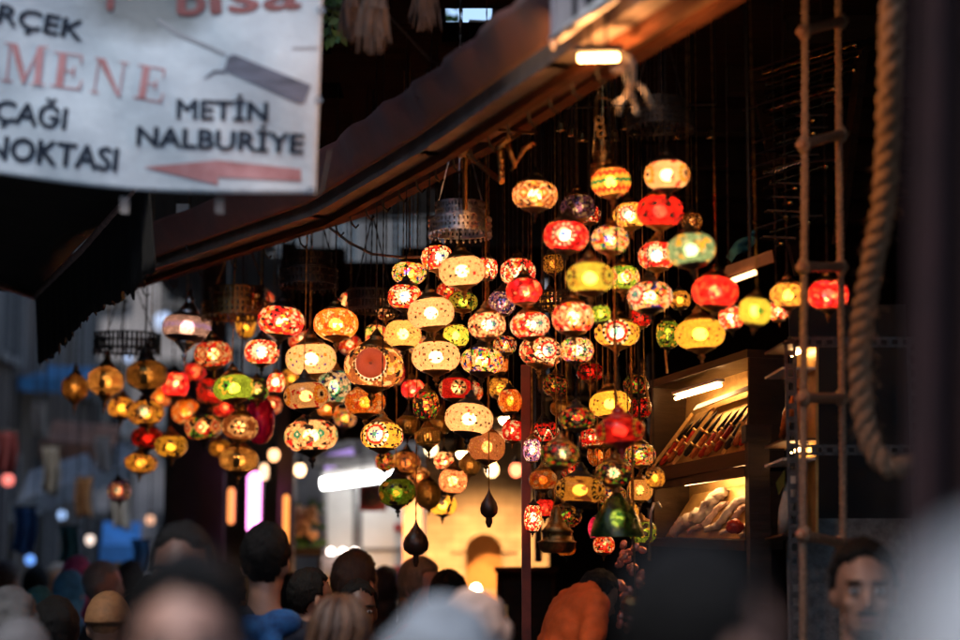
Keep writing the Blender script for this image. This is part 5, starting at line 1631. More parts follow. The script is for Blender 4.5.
# hook hanging beside the lower case, crystals below
m = MB(); m.tube([P(651, 540, 7.1), P(651, 512, 7.1), P(654, 503, 7.1), P(658, 502, 7.1), P(661, 508, 7.1)], .005, 6)
tag(m.build('steel_crook', SILVER, smooth=True), 'thin steel crook hanging at the side of the lower display case', 'crook')
t = thing('glass_bead_string', 'string of red and clear crystal pieces hanging low beside the display case', 'bead string', P(632, 565, 7.0))
CLEAR, _nt, b, _o = nodes_of('clear_crystal'); b.inputs['Base Color'].default_value = (.9, .35, .25, 1); b.inputs['Roughness'].default_value = .05; b.inputs['Specular IOR Level'].default_value = 1; b.inputs['Metallic'].default_value = .5
nzz = _nt.nodes.new('ShaderNodeTexNoise'); nzz.inputs['Scale'].default_value = 60; bq = _nt.nodes.new('ShaderNodeBump'); _nt.links.new(nzz.outputs['Fac'], bq.inputs['Height']); _nt.links.new(bq.outputs[0], b.inputs['Normal'])
rr = random.Random(8)
m = MB()
for k in range(36):
    p = P(632 + rr.uniform(-14, 10), 545 + k * 2.4, 7.0 + rr.uniform(-.06, .06))
    m.ell(p, (.014, .012, .02), 6, 4, Matrix.Rotation(rr.uniform(0, 3), 3, 'Y'))
m.build('crystals', CLEAR, t)
m = MB(); m.tube([P(632, 560, 7.0), P(632, 520, 7.05), Vector((P(632, 520, 7.05).x, P(632, 520, 7.05).y, 3.7))], .003, 5); m.build('string', BLACKM, t)
t = thing('perforated_cup', 'small pierced gold cup lamp low beside the orange shirt', 'lamp', P(632, 607, 6.7))
c = P(632, 607, 6.7)
m = MB(); m.lathe(c, [(.028, -.03), (.04, -.02), (.046, .0), (.04, .025), (.026, .035)], 18, Matrix.Rotation(.5, 3, 'Y')); m.build('cup', BRASSL, t)
m = MB(); m.tube([c + Vector((.01, 0, .03)), Vector((c.x, c.y, 3.7))], .004, 5); m.build('chain', BRASS, t)
# string of lights/beads beside the upper case
for k, (x0, y0, x1, y1, lab) in enumerate([(644, 372, 650, 410, 'beaded string beside the upper display case'), (665, 346, 667, 372, 'short beaded string below the dark green lamp')]):
    m = MB()
    for i in range(16):
        m.ell(P(lerp(x0, x1, i / 15), lerp(y0, y1, i / 15), 7.0), (.005, .005, .006), 6, 4)
    m.tube([P(x0, y0, 7.0), Vector((P(x0, y0, 7.0).x, P(x0, y0, 7.0).y, 3.7))], .002, 4)
    tag(m.build('bead_string', BRASSL, smooth=True), 'gold ' + lab, 'bead string')

# ------------------------------------------------------------------ ropes
ROPE = mat('hemp_rope', (.5, .31, .19), .85, 0, .45, 60, .7)
ROPEB = mat('pale_hemp_rope', (.42, .26, .155), .9, 0, .4, 50, .8)
RUNG = mat('turned_rung', (.62, .30, .16), .5, 0, .35, 14, .3, stretch=(1, 6, 6))


def twist(mb, path, R, turns_per_m, strands=3, n=7, sub=.012):
    path = [Vector(p) for p in path]
    pts = []
    for i in range(len(path) - 1):
        p0, p1, p2, p3 = path[max(i - 1, 0)], path[i], path[i + 1], path[min(i + 2, len(path) - 1)]
        k = max(2, int((p2 - p1).length / sub))
        for j in range(k):
            u = j / k
            pts.append(.5 * ((2 * p1) + (p2 - p0) * u + (2 * p0 - 5 * p1 + 4 * p2 - p3) * u * u + (3 * p1 - p0 - 3 * p2 + p3) * u ** 3))
    pts.append(path[-1])
    for s in range(strands):
        line, acc = [], 0.
        nrm = Vector((1, .01, .02))
        for i, p in enumerate(pts):
            tg = (pts[min(i + 1, len(pts) - 1)] - pts[max(i - 1, 0)]).normalized()
            if i: acc += (p - pts[i - 1]).length
            nrm = (nrm - tg * nrm.dot(tg)).normalized()
            bn = tg.cross(nrm)
            an = 2 * math.pi * (acc * turns_per_m + s / strands)
            line.append(p + (nrm * math.cos(an) + bn * math.sin(an)) * R * .52)
        mb.tube(line, R * .56, n)


t = thing('rope_ladder', 'rope ladder with round wooden rungs hanging before the steel rack', 'rope ladder', P(823, 640, 6.0))
LD0, LD1 = 5.9, 6.16
m = MB(); twist(m, [P(805, -30, LD0), P(805, 140, LD0), P(804, 300, LD0), P(803, 480, LD0), P(803, 680, LD0)], .0128, 19); m.build('side_rope', ROPE, t, smooth=True)
m = MB(); twist(m, [P(838, -30, LD1), P(839, 140, LD1), P(841, 300, LD1), P(843, 480, LD1), P(843, 680, LD1)], .0128, 19); m.build('side_rope', ROPE, t, smooth=True)
for py, dy in ((30, -10), (143, -10), (267, 0), (398, 0), (536, 8)):
    a, b_ = P(799, py - dy * .2, LD0 - .03), P(846, py + dy, LD1 + .03)
    m = MB(); m.tube([a, a.lerp(b_, .04), a.lerp(b_, .5), a.lerp(b_, .96), b_], [.012, .017, .0155, .017, .012], 12); m.build('rung', RUNG, t, smooth=True)
    for q in (P(804, py - dy * .2, LD0), P(841, py + dy * .9, LD1)):
        m = MB(); m.lathe(q, [(.012, -.026), (.02, -.014), (.022, 0), (.02, .014), (.012, .026)], 10); m.build('lashing', ROPE, t, smooth=True)

t = thing('thick_rope', 'thick pale twisted rope looped at its lower end, beside the rope ladder', 'rope', P(885, 475, 5.4))
m = MB(); twist(m, [P(893, -40, 4.9), P(890, 80, 5.0), P(884, 200, 5.15), P(868, 285, 5.3), P(860, 350, 5.4), P(863, 410, 5.45), P(873, 450, 5.45), P(889, 468, 5.45), P(908, 465, 5.5), P(930, 458, 5.6)], .032, 7, 3, 9, .014)
rr = random.Random(2)
for i, v in enumerate(m.v): m.v[i] = v + Vector((noise.noise(v * 60), noise.noise(v * 60 + Vector((9, 0, 0))), noise.noise(v * 60 + Vector((0, 9, 0))))) * .004
m.build('strands', ROPEB, t, smooth=True)
m = MB()
for k in range(320):
    y = rr.uniform(150, 462)
    x = np.interp(y, [0, 200, 280, 350, 410, 450, 468], [890, 884, 868, 860, 863, 873, 889])
    p = P(x + rr.uniform(-13, 13), y, 5.25 + rr.uniform(-.05, .05))
    q = p + Vector((rr.uniform(-.03, .03), rr.uniform(-.02, 0), rr.uniform(-.03, .02)))
    m.tube([p, p.lerp(q, .5) + Vector((0, 0, .004)), q], .0009, 3)
tag(m.build('loose_fibres', ROPEB, t), kind='stuff')

# dark red cloth hanging near, at the edge of the lane
c = P(935, 400, 3.0)
t = thing('hanging_cloth', 'dim dark red cloth hanging beside the thick rope', 'cloth', P(935, 640, 3.0))
m = MB(); m.sheet(lambda u, v: P(lerp(906, 1010, u), lerp(-120, 760, v), 3.0 + .04 * math.sin(u * 15 + v * 2) + .15 * u), 40, 20, .006)
m.build('folds', mat('maroon_cloth', (.035, .011, .012), .9, 0, .4, 8, .4), t, smooth=True)

# ------------------------------------------------------------------ cloth banner with lettering
BD = 5.4


def bwave(px, py):
    return .014 * math.sin(px * .017 + py * .006) + .008 * math.sin(py * .03 + px * .008) + .006 * math.sin(px * .05 - py * .035) - .00012 * px


def BP(px, py, off=0.):
    return P(px, py, BD + bwave(px, py) - off)


ban = thing('cloth_banner', 'white cloth banner with red and dark blue lettering and an arrow, strung across the lane', 'banner', BP(160, 195))


def bsheet(u, v):
    px = lerp(-330, lerp(327, 316, v), u)
    py = lerp(-120, lerp(150, 198, min(1, max(0, (px + 330) / 646))) + 6 * math.sin(px * .012), v)
    return BP(px, py)


VINYL = mat('bluish_white_banner_cloth', (.68, .79, .85), .75, 0, .14, 5, .9, col2=(.50, .59, .66))
nt = VINYL.node_tree
pb = nt.nodes['Principled BSDF']
old = pb.inputs['Base Color'].links[0].from_socket
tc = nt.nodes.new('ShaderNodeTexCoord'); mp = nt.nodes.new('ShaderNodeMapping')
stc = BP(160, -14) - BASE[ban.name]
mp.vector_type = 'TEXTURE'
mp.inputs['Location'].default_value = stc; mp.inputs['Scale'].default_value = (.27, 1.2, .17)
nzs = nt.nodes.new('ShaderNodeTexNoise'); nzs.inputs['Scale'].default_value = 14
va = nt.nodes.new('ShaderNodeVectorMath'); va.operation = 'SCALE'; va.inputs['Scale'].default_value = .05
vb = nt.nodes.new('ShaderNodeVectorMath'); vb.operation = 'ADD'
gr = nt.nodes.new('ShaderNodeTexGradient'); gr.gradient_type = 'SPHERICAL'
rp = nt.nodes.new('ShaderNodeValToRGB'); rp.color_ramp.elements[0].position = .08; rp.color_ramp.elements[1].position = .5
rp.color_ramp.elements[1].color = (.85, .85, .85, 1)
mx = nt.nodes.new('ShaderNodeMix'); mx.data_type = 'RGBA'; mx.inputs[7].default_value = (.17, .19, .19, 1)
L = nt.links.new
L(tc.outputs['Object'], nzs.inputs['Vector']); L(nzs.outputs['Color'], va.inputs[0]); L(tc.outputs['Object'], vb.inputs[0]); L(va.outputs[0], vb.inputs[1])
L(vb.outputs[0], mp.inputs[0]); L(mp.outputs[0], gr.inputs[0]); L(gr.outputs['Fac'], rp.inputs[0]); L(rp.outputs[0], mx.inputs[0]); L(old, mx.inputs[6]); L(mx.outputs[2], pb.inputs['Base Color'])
m = MB(); m.sheet(bsheet, 130, 64, .004); m.build('cloth', VINYL, ban, smooth=True)
INK = mat('dark_blue_ink', (.012, .025, .05), .6, 0, .3, 30, .05)
PINK = mat('faded_red_ink', (.60, .34, .36), .7, 0, .3, 6, .05, col2=(.40, .13, .12))
DRED = mat('dark_red_ink', (.34, .13, .13), .7, 0, .3, 9, .05)
OFF = .0065


def flat(polys, name, m_, off=None):
    bm = bmesh.new()
    for pts in polys:
        bm.faces.new([bm.verts.new((x, y, 0)) for x, y in pts])
    bmesh.ops.triangulate(bm, faces=bm.faces[:])
    for _ in range(4):
        es = [e for e in bm.edges if e.calc_length() > 9]
        if es:
            bmesh.ops.subdivide_edges(bm, edges=es, cuts=1)
            bmesh.ops.triangulate(bm, faces=bm.faces[:])
    m = MB()
    bm.verts.index_update()
    m.add([BP(v.co.x, v.co.y, off or OFF) for v in bm.verts], [tuple(v.index for v in f.verts)[::-1] for f in bm.faces])
    bm.free()
    return m.build(name, m_, ban)


def word(text, x0, y0, x1, y1, h, m_, bold=.014, name='lettering', shear=0.):
    """text with its baseline from (x0,y0) to (x1,y1) and capital height h, in pixels of the photograph's banner"""
    cu = bpy.data.curves.new('lettering', 'FONT')
    cu.body = text
    cu.offset = 0
    cu.resolution_u = 3
    o = bpy.data.objects.new('lettering', cu)
    COL.objects.link(o)
    bpy.context.view_layer.update()
    me = bpy.data.meshes.new_from_object(o.evaluated_get(bpy.context.evaluated_depsgraph_get()))
    bpy.data.objects.remove(o)
    xs = [v.co.x for v in me.vertices]
    a, b_ = min(xs), max(xs)
    caph = .729
    dx, dy = (x1 - x0), (y1 - y0)
    L_ = math.hypot(dx, dy)
    ux, uy = dx / L_, dy / L_
    m = MB()
    for cpy, (sx_, sy_) in enumerate(((-1, 0), (1, 0), (0, .8), (0, -.8), (0, 0))):
        vs = []
        for v in me.vertices:
            s = (v.co.x - a) / (b_ - a) * L_ + sx_ * h * .05
            q = v.co.y / caph * h + sy_ * h * .04
            vs.append(BP(x0 + ux * s + uy * q + shear * q, y0 + uy * s - ux * q, OFF + .0004 * cpy))
        m.add(vs, [tuple(p.vertices) for p in me.polygons])
    bpy.data.meshes.remove(me)
    return m.build(name, m_, ban)


word('RÇEK', -3, 22, 81, 40, 20, INK)
word('ÇAĞI', -6, 120, 65, 129, 22, INK)
word('NOKTASI', -14, 157, 116, 171, 24, INK)
word('METİN', 177, 118, 267, 121, 20, INK)
word('NALBURİYE', 137, 145, 303, 153, 20, INK)
# serif letters
SER = {
    'M': [[(0, 0), (.26, 0), (.26, .04), (0, .04)], [(0, .96), (.22, .96), (.22, 1), (0, 1)], [(.11, .04), (.15, .04), (.15, .96), (.11, .96)], [(.15, .96), (.30, 1), (.55, .16), (.47, 0)],
          [(.47, 0), (.53, 0), (.82, .96), (.78, .96)], [(.74, .04), (.9, .04), (.9, .96), (.74, .96)], [(.66, 0), (1, 0), (1, .04), (.66, .04)], [(.78, .96), (1, .96), (1, 1), (.78, 1)]],
    'E': [[(0, 0), (.9, 0), (.9, .045), (0, .045)], [(0, .955), (.86, .955), (.86, 1), (0, 1)], [(.15, .045), (.38, .045), (.38, .955), (.15, .955)], [(.38, .48), (.66, .48), (.66, .525), (.38, .525)],
          [(.62, .36), (.67, .36), (.67, .64), (.62, .64)], [(.8, .955), (.86, .955), (.86, .74), (.83, .74)], [(.84, .045), (.9, .045), (.95, .3), (.91, .3)]],
    'N': [[(0, .96), (.25, .96), (.25, 1), (0, 1)], [(.1, 0), (.14, 0), (.14, .96), (.1, .96)], [(0, 0), (.25, 0), (.25, .04), (0, .04)], [(.08, .97), (.3, 1), (.9, 0), (.82, 0), (.72, .1)],
          [(.84, 0), (.88, 0), (.88, .96), (.84, .96)], [(.72, .96), (1, .96), (1, 1), (.72, 1)]],
}


def serif(ch, x0, y0, w, h, slope, m_):
    """(x0,y0) = lower left corner in pixels; slope = drop per pixel to the right"""
    out = []
    for k, pts in enumerate(SER[ch]):
        q = []
        for a, b_ in pts:
            x = x0 + a * w + b_ * h * slope * .9
            q.append((x, y0 + a * w * slope - b_ * h))
        m = None
        out.append(q)
    mm = MB()
    for k, pts in enumerate(out):
        mm.add([BP(x, y, OFF + .0006 * k) for x, y in pts], [tuple(range(len(pts)))[::-1]])
    return mm.build('lettering', m_, ban)


serif('M', 1, 81, 44, 39, .10, PINK)
serif('E', 50, 86, 33, 35, .14, PINK)
serif('N', 90, 92, 34, 35, .16, PINK)
serif('E', 133, 98, 31, 34, .18, PINK)
word('b', 178, 14, 204, 15, 34, DRED); word('ısa', 212, 13, 300, 7, 34, DRED, .02)
word('r', 108, 9, 122, 10, 40, DRED)
# arrow pointing towards the street
flat([[(143, 167), (218, 160), (218, 168), (301, 169), (301, 181), (218, 177), (218, 185)]], 'arrow', PINK)
# drawing of a knife
flat([[(228, 56), (234, 54), (311, 85), (304, 103), (298, 103), (224, 70)]], 'drawn_handle', mat('grey_print', (.20, .22, .29), .7, 0, .6, 5, .05, stretch=(1, 1, 8)))
flat([[(158, 18), (180, 32), (226, 53), (226, 56), (178, 36), (157, 21)]], 'drawn_blade', mat('pale_grey_print', (.40, .43, .47), .7, 0, .3, 9, .05))
flat([[(226, 70), (214, 70), (205, 77), (204, 79), (215, 73), (226, 73)]], 'drawn_guard', MATS['grey_print'])
flat([[(292, 47), (318, 46), (318, 48), (292, 49)]], 'drawn_line', MATS['pale_grey_print'])
m = MB(); m.tube([BP(327, -118), BP(560, -180), BP(900, -260)], .005, 6); m.tube([BP(316, 197), BP(322, 190), BP(330, 150)], .002, 5); m.build('cord', MATS['grey_rope'], ban)
for ex, ey in ((321, 10), (318, 100), (311, 190)):
    m = MB(); m.lathe(BP(ex, ey, .004), [(.006, -.002), (.011, -.002), (.011, .002), (.006, .002), (.006, -.002)], 16, Matrix.Rotation(math.pi / 2, 3, 'X'), cap=False); m.build('eyelet', STEEL, ban)
for x in (120, 215):
    m = MB()
    m.hexa([BP(x, 196, -.02), BP(x + 9, 197, -.02), BP(x + 9, 214, -.02), BP(x, 213, -.02), BP(x, 196, -.035), BP(x + 9, 197, -.035), BP(x + 9, 214, -.035), BP(x, 213, -.035)])
    m.build('weight_tab', mat('grey_tab', (.3, .28, .26), .7, 0, .3, 10, .1), ban)

# small electrical box on a rod under the banner
t = thing('socket_box', 'small grey electrical socket hanging on a cable above the lilac beaded lantern', 'socket', P(184, 215, 8.6))
m = MB(); m.box(P(183, 214, 8.6), (.055, .04, .085)); m.build('box', mat('grey_plastic', (.4, .42, .42), .5, 0, .2, 20, .1), t)
m = MB(); m.tube([P(187, 224, 8.6), P(187, 250, 8.6)], .006, 6); m.build('cable', BLACKM, t)

# hanging dried bundles and leaves near the top
DRY = mat('dried_stalks', (.16, .11, .085), .8, 0, .4, 30, .3)
for k, (px, py, w, h, d, lab) in enumerate([(375, 14, 24, 66, 5.6, 'thick bundle of dried stalks hanging near the banner'), (350, 12, 16, 50, 5.8, 'pinkish bundle of dried stalks beside the banner edge'), (424, 4, 18, 44, 5.9, 'thin bundle of dried stalks hanging apart from the other two')]):
    rr = random.Random(k)
    t = thing('dried_bundle', lab, 'dried plant', P(px, py + h / 2, d), 'dried bundles hanging from the lane')
    m = MB()
    for i in range(60):
        x = rr.gauss(0, .26) * w
        e = rr.uniform(.4, .9)
        m.tube([P(px + x * .25, py - h * .9, d), P(px + x, py - h * .1, d + rr.uniform(-.03, .03)), P(px + x * 1.3 + rr.uniform(-3, 3), py + h * (e - .1) * .8, d + rr.uniform(-.04, .04))], [.003, .004, .0012], 4)
    m.build('stalks', DRY, t)
    m = MB(); m.tube([P(px, py - h * .7, d), P(px, py - 160, d)], .004, 5); m.tube([P(px - w * .2, py - h * .62, d), P(px + w * .2, py - h * .6, d)], .006, 5); m.build('string', BLACKM, t)
t = thing('climbing_plant', 'leafy green sprig hanging beside the upper edge of the banner', 'plant', P(334, 40, 6.4))
rr = random.Random(9)
m = MB(); lf = MB()
m.tube([P(332, -60, 6.4), P(334, 0, 6.4), P(331, 36, 6.38)], .004, 5)
for k in range(70):
    p = P(332 + rr.uniform(-7, 10), rr.uniform(-50, 40), 6.4 + rr.uniform(-.08, .08))
    a = Vector((rr.uniform(-.6, .6), rr.uniform(-.6, .6), rr.uniform(-1, .1))).normalized() * .05
    s = a.cross(Vector((.3, 1, .1))).normalized() * .013
    lf.add([p, p + a * .5 + s, p + a, p + a * .5 - s], [(0, 1, 2, 3)])
m.build('stem', mat('green_stem', (.06, .1, .03), .6, 0, .3, 20, .2), t)
lf.build('leaves', mat('sprig_leaves', (.10, .2, .05), .5, 0, .5, 8, .2), t)
# twigs and wires crossing the gap
m = MB()
m.tube([P(318, 6, 6.0), P(345, 10, 6.0), P(385, 12, 6.0), P(430, 60, 6.1), P(470, 75, 6.2)], .004, 5)
tag(m.build('thin_wire', BLACKM), 'thin black wire running from the banner towards the red cloth front', 'wire')

# sign under the eave, white lower frame
t = thing('eave_sign', 'small white edged sign with dark strokes hanging at the top of the eave', 'sign', P(585, 30, 5.0))
a0, a1 = P(553, 40, 5.15), P(612, -4, 4.75)
up_ = Vector((0, 0, .26))
m = MB(); m.hexa([a0, a1, a1 + up_, a0 + up_, a0 + Vector((.02, .03, 0)), a1 + Vector((.02, .03, 0)), a1 + up_ + Vector((.02, .03, 0)), a0 + up_ + Vector((.02, .03, 0))]); m.build('panel', mat('lilac_white_panel', (.55, .52, .55), .5, 0, .2, 8, .1), t)
m = MB(); m.tube([a0, a1], .014, 10); m.build('lower_frame', WHITE, t, smooth=True)
m = MB(); m.bar(a0 - Vector((0, 0, .02)), a0 + up_, .05, .012); m.build('side_frame', mat('grey_lilac_frame', (.3, .27, .3), .5, 0, .2, 8, .1), t)


def SG(u, v, o=.004):
    return a0.lerp(a1, u) + up_ * v + Vector((-.6, -.75, 0)).normalized() * o


m = MB()
for pts in ([(.36, .06), (.44, .06), (.44, .95), (.36, .95)], [(.44, .95), (.44, .7), (.6, .06), (.66, .06), (.66, .3)], [(.66, .06), (.74, .06), (.74, .95), (.66, .95)]):
    m.add([SG(u, v, .004 + .001 * len(m.f)) for u, v in pts], [tuple(range(len(pts)))])
m.build('lettering', mat('dark_letter_paint', (.03, .03, .04), .5, 0, .2, 8, .1), t)
# ------------------------------------------------------------------ people
SKIN = {'deep': mat('deep_skin', (.15, .07, .045), .5, 0, .2, 25, .1), 'light': mat('light_skin', (.48, .26, .19), .5, 0, .15, 25, .1), 'tan': mat('tan_skin', (.36, .19, .12), .5, 0, .15, 25, .1)}  # the deep tone is skin darkened to put shade on two faces
HAIR = {'black': mat('black_hair', (.007, .006, .005), .6, 0, .6, 130, .8, stretch=(1, 1, .12), spec=.2), 'brown': mat('brown_hair', (.045, .019, .009), .45, 0, .8, 110, .9, stretch=(1, 1, .06), col2=(.02, .009, .005)),
        'grey': mat('grey_hair', (.32, .31, .3), .55, 0, .5, 110, .6, stretch=(1, 1, .12)), 'fair': mat('fair_hair', (.25, .18, .12), .5, 0, .5, 110, .6, stretch=(1, 1, .12)), 'white': mat('white_hair', (.5, .52, .54), .55, 0, .2, 60, .6, stretch=(1, 1, .15))}
EYEW = mat('eye_white', (.55, .52, .5), .25, 0, .1, 30, .02)


def remesh(mb, name, m_, parent, vox, smooth_it=4, push=0., wrinkle=0.):
    o = mb.build(name, m_, parent, smooth=True)
    r = o.modifiers.new('r', 'REMESH'); r.mode = 'VOXEL'; r.voxel_size = vox
    s = o.modifiers.new('s', 'SMOOTH'); s.factor = .5; s.iterations = smooth_it
    bpy.context.view_layer.update()
    me = bpy.data.meshes.new_from_object(o.evaluated_get(bpy.context.evaluated_depsgraph_get()))
    me.name = name
    o.modifiers.clear()
    old = o.data
    o.data = me
    bpy.data.meshes.remove(old)
    if wrinkle:
        for v in me.vertices:
            q = v.co
            n_ = abs(noise.noise(Vector((q.x * 9, q.y * 9, q.z * 16)))) + .5 * abs(noise.noise(Vector((q.x * 24, q.y * 24, q.z * 30))))
            v.co = q + v.normal * (n_ - .3) * wrinkle
    me.polygons.foreach_set('use_smooth', [True] * len(me.polygons))
    if not me.materials: me.materials.append(m_)
    return o


def person(label, px, py, d, w, yaw=0., hair='short', hc='black', skin='tan', shirt=(.03, .03, .035), trousers=(.03, .03, .04), scarfc=None, face=False, lean=0., vox=.016, arm=None, extra=None, toff=(0, 0), hvol=1.0, group='people in the lane'):
    """px,py = centre of the head, w = head width in pixels; yaw 0 faces the camera"""
    C0 = P(px, py, d)
    s = (w * d / 1920) / .155
    t = thing('person', label, 'person', (C0.x, C0.y, 0), group)
    Rz = Matrix.Rotation(yaw, 3, 'Z')
    Rl = Matrix.Rotation(lean, 3, 'X')
    zh = C0.z
    foot = zh - 0.0

    def T(x, y, dz):
        """local point, dz below (-) or above (+) the head centre, scaled"""
        y, dz = y + off[0], dz + off[1]
        q = Rl @ Vector((x * s, y * s, dz * s + .75 * s)) if lean else Vector((x * s, y * s, dz * s + .75 * s))
        q = Rz @ q
        return Vector((C0.x, C0.y, zh - .75 * s)) + q

    ell_R = Rz @ Rl
    off = [0, 0]

    def E_(mb, x, y, dz, r, n=14, mm=10, fn=None):
        mb.ell(T(x, y, dz), (r[0] * s, r[1] * s, r[2] * s), n, mm, ell_R, fn)

    def cp(mb, a, b_, ra, rb):
        mb.cap(a, b_, ra * s, rb * s)

    hip = zh - .78 * s
    k_leg = lambda f_: Vector((0, 0, hip * f_))
    body = MB()
    E_(body, 0, .0, .02, (.077, .098, .105)); E_(body, 0, -.025, -.05, (.062, .075, .085)); E_(body, 0, -.062, -.105, (.032, .032, .026))
    E_(body, 0, -.103, -.022, (.014, .022, .026)); E_(body, 0, -.118, -.036, (.016, .014, .012)); E_(body, 0, -.086, .026, (.052, .018, .013))
    E_(body, 0, -.092, -.066, (.026, .012, .006)); E_(body, 0, -.090, -.078, (.022, .013, .007))
    for sx in (-1, 1):
        E_(body, sx * .040, -.068, -.03, (.024, .02, .02)); E_(body, sx * .079, .012, -.014, (.014, .022, .034))
    n0 = T(0, .01, -.08)
    off[:] = toff
    cp(body, n0, T(0, .02, -.22), .056, .062)
    arms = arm or {}
    sh = {}

    def torso(mb, g):
        E_(mb, 0, .01, -.40, (.165 + g, .105 + g, .20 + g)); E_(mb, 0, .0, -.60, (.145 + g, .10 + g, .17 + g)); E_(mb, 0, .01, -.76, (.16 + g, .11 + g, .12 + g))
        cp(mb, T(-.15, .015, -.275), T(.15, .015, -.275), .062 + g, .062 + g); cp(mb, T(-.05, .02, -.225), T(.05, .02, -.225), .055 + g, .055 + g)

    def arm_pts(sx):
        if sx in arms:
            return [T(*q) for q in arms[sx]]
        return [T(sx * .185, .015, -.30), T(sx * .235, .04, -.58), T(sx * .225, -.09, -.81)]

    torso(body, 0)
    for sx in (-1, 1):
        a, e, w_ = arm_pts(sx)
        cp(body, a, e, .05, .042); cp(body, e, w_, .042, .029)
        dr = (w_ - e).normalized()
        side = Rz @ Vector((1, 0, 0))
        oth = dr.cross(side).normalized()
        cp(body, w_, w_ + dr * .075 * s, .032, .036)
        for q in range(4):
            f0 = w_ + dr * .09 * s + oth * (q - 1.5) * .019 * s
            ln = (.062, .074, .070, .055)[q]
            f1 = f0 + (dr * .8 - side * sx * .25).normalized() * ln * .55 * s
            f2_ = f1 + (dr * .6 - side * sx * .6).normalized() * ln * .5 * s
            cp(body, f0 - dr * .02 * s, f1, .0095, .0088); cp(body, f1, f2_, .0088, .0075)
        th0 = w_ + dr * .03 * s - oth * .03 * s
        cp(body, th0, th0 + (dr * .7 - oth * .6).normalized() * .05 * s, .0125, .010)
        hp = T(sx * .085, .01, -.78)
        kn = Vector((hp.x, hp.y, hip * .52)) + Rz @ Vector((sx * .01, -.02, 0)); an = Vector((hp.x, hp.y, .09)) + Rz @ Vector((sx * .015, .02, 0))
        cp(body, hp, kn, .082, .055); cp(body, kn, an, .055, .038)
        fc = an + Rz @ Vector((0, -.06 * s, -.045))
        body.ell(fc, (.045 * s, .125 * s, .042), 12, 8, Rz)
    remesh(body, 'body', SKIN[skin], t, vox * s, 3)
    # clothes: the same torso and limbs, a little larger
    cl = MB(); torso(cl, .014)
    tr_ = MB(); E_(tr_, 0, .01, -.78, (.172, .122, .12))
    for sx in (-1, 1):
        a, e, w_ = arm_pts(sx)
        if arms.get('short'):
            cp(cl, a, a.lerp(e, .82), .07, .066)
        else:
            cp(cl, a, e, .066, .056); cp(cl, e, e.lerp(w_, .9), .056, .045)
        hp = T(sx * .085, .01, -.78)
        kn = Vector((hp.x, hp.y, hip * .52)) + Rz @ Vector((sx * .01, -.02, 0)); an = Vector((hp.x, hp.y, .12)) + Rz @ Vector((sx * .015, .02, 0))
        cp(tr_, hp, kn, .098, .072); cp(tr_, kn, an, .072, .062)
    sm_ = mat('shirt_%d_%d_%d' % tuple(int(c * 999) for c in shirt), shirt, .8, 0, .25, 14, .4)
    remesh(cl, 'shirt', sm_, t, .02 * s, 3, wrinkle=.03 * s if d < 7.2 else 0)
    remesh(tr_, 'trousers', mat('trousers_%d_%d_%d' % tuple(int(c * 999) for c in trousers), trousers, .8, 0, .25, 14, .4), t, .024 * s, 3)

    off[:] = (0, 0)

    def hairline(q, style):
        x, y, z = q
        if style == 'short':
            j_ = .10 * noise.noise(q * 11 + seedv) + .05 * noise.noise(q * 27)
            face_ = (y < -.28 and z < .56 + .10 * math.cos(x * 5) + j_) or (z < -.86 + j_) or (y < .12 + j_ and z < -.12 + j_) or (y < .40 + j_ and abs(x) > .5 and z < -.40 + j_)
        elif style == 'beanie':
            face_ = z < .12 - (.0 if y < 0 else .22)
        elif style == 'cap':
            face_ = z < .22
        elif style == 'bald':
            face_ = (y < .1 and z < .6) or z > .55 or z < -.4
        else:  # long, scarf
            face_ = y < -.30 and z < .46 and abs(x) < .72
        return not face_

    hs = hair if hair in ('short', 'beanie', 'cap', 'bald') else 'long'
    seedv = Vector((px * .1, py * .1, d))

    def hf(q):
        on = hairline(q, hs)
        k = 1 + (.05 * noise.noise(q * 3.5 + seedv) + .045 * noise.noise(q * 9 + seedv) + .03 * noise.noise(q * 25 + seedv)) * (1 if hs in ('short', 'long', 'bald') else .35)
        return k if on else .78
    hm = MB()
    g = {'short': 1.0, 'beanie': 1.05, 'cap': 1.05}.get(hs, 1.06)
    g *= hvol
    E_(hm, 0, .010, .026, (.088 * g, .108 * g, .114 * g), 64, 44, hf)
    if hair in ('long', 'scarf'):
        # the fall of hair or cloth over the neck
        fl = MB()
        fl.v, fl.f = hm.v, hm.f
        wd = .095 if hair == 'long' else .12
        fall = MB()
        E_(fall, 0, .045, -.10, (.085, .06, .13), 20, 14)
        E_(fall, 0, .05, -.24, (wd, .065, .15), 20, 14)
        if hair == 'scarf':
            E_(fall, 0, .0, -.19, (.10, .09, .08), 20, 12); E_(fall, 0, .01, -.30, (.16, .12, .10), 20, 12)
            E_(fall, 0, -.005, -.03, (.088, .085, .12), 20, 12)
        hm.v += []
        o0 = len(hm.v)
        hm.add(fall.v, fall.f)
    nm = {'scarf': 'headscarf', 'beanie': 'knitted_hat', 'cap': 'cap'}.get(hair, 'hair')
    hm_m = HAIR[hc] if nm == 'hair' else mat('headwear_%d_%d_%d' % tuple(int(c * 999) for c in scarfc), scarfc, .8, 0, .3, 30, .4)
    if hair in ('long', 'scarf'):
        remesh(hm, nm, hm_m, t, .010 * s, 3, wrinkle=((.022 if hair == 'scarf' else .012) * s) if d < 7.2 else 0)
    else:
        hm.build(nm, hm_m, t, smooth=True)
    if hair == 'cap':
        m = MB(); E_(m, 0, -.13, .055, (.07, .075, .010)); m.build('peak', hm_m, t, smooth=True)
    if hair == 'bald' or hair == 'beanie':
        pass
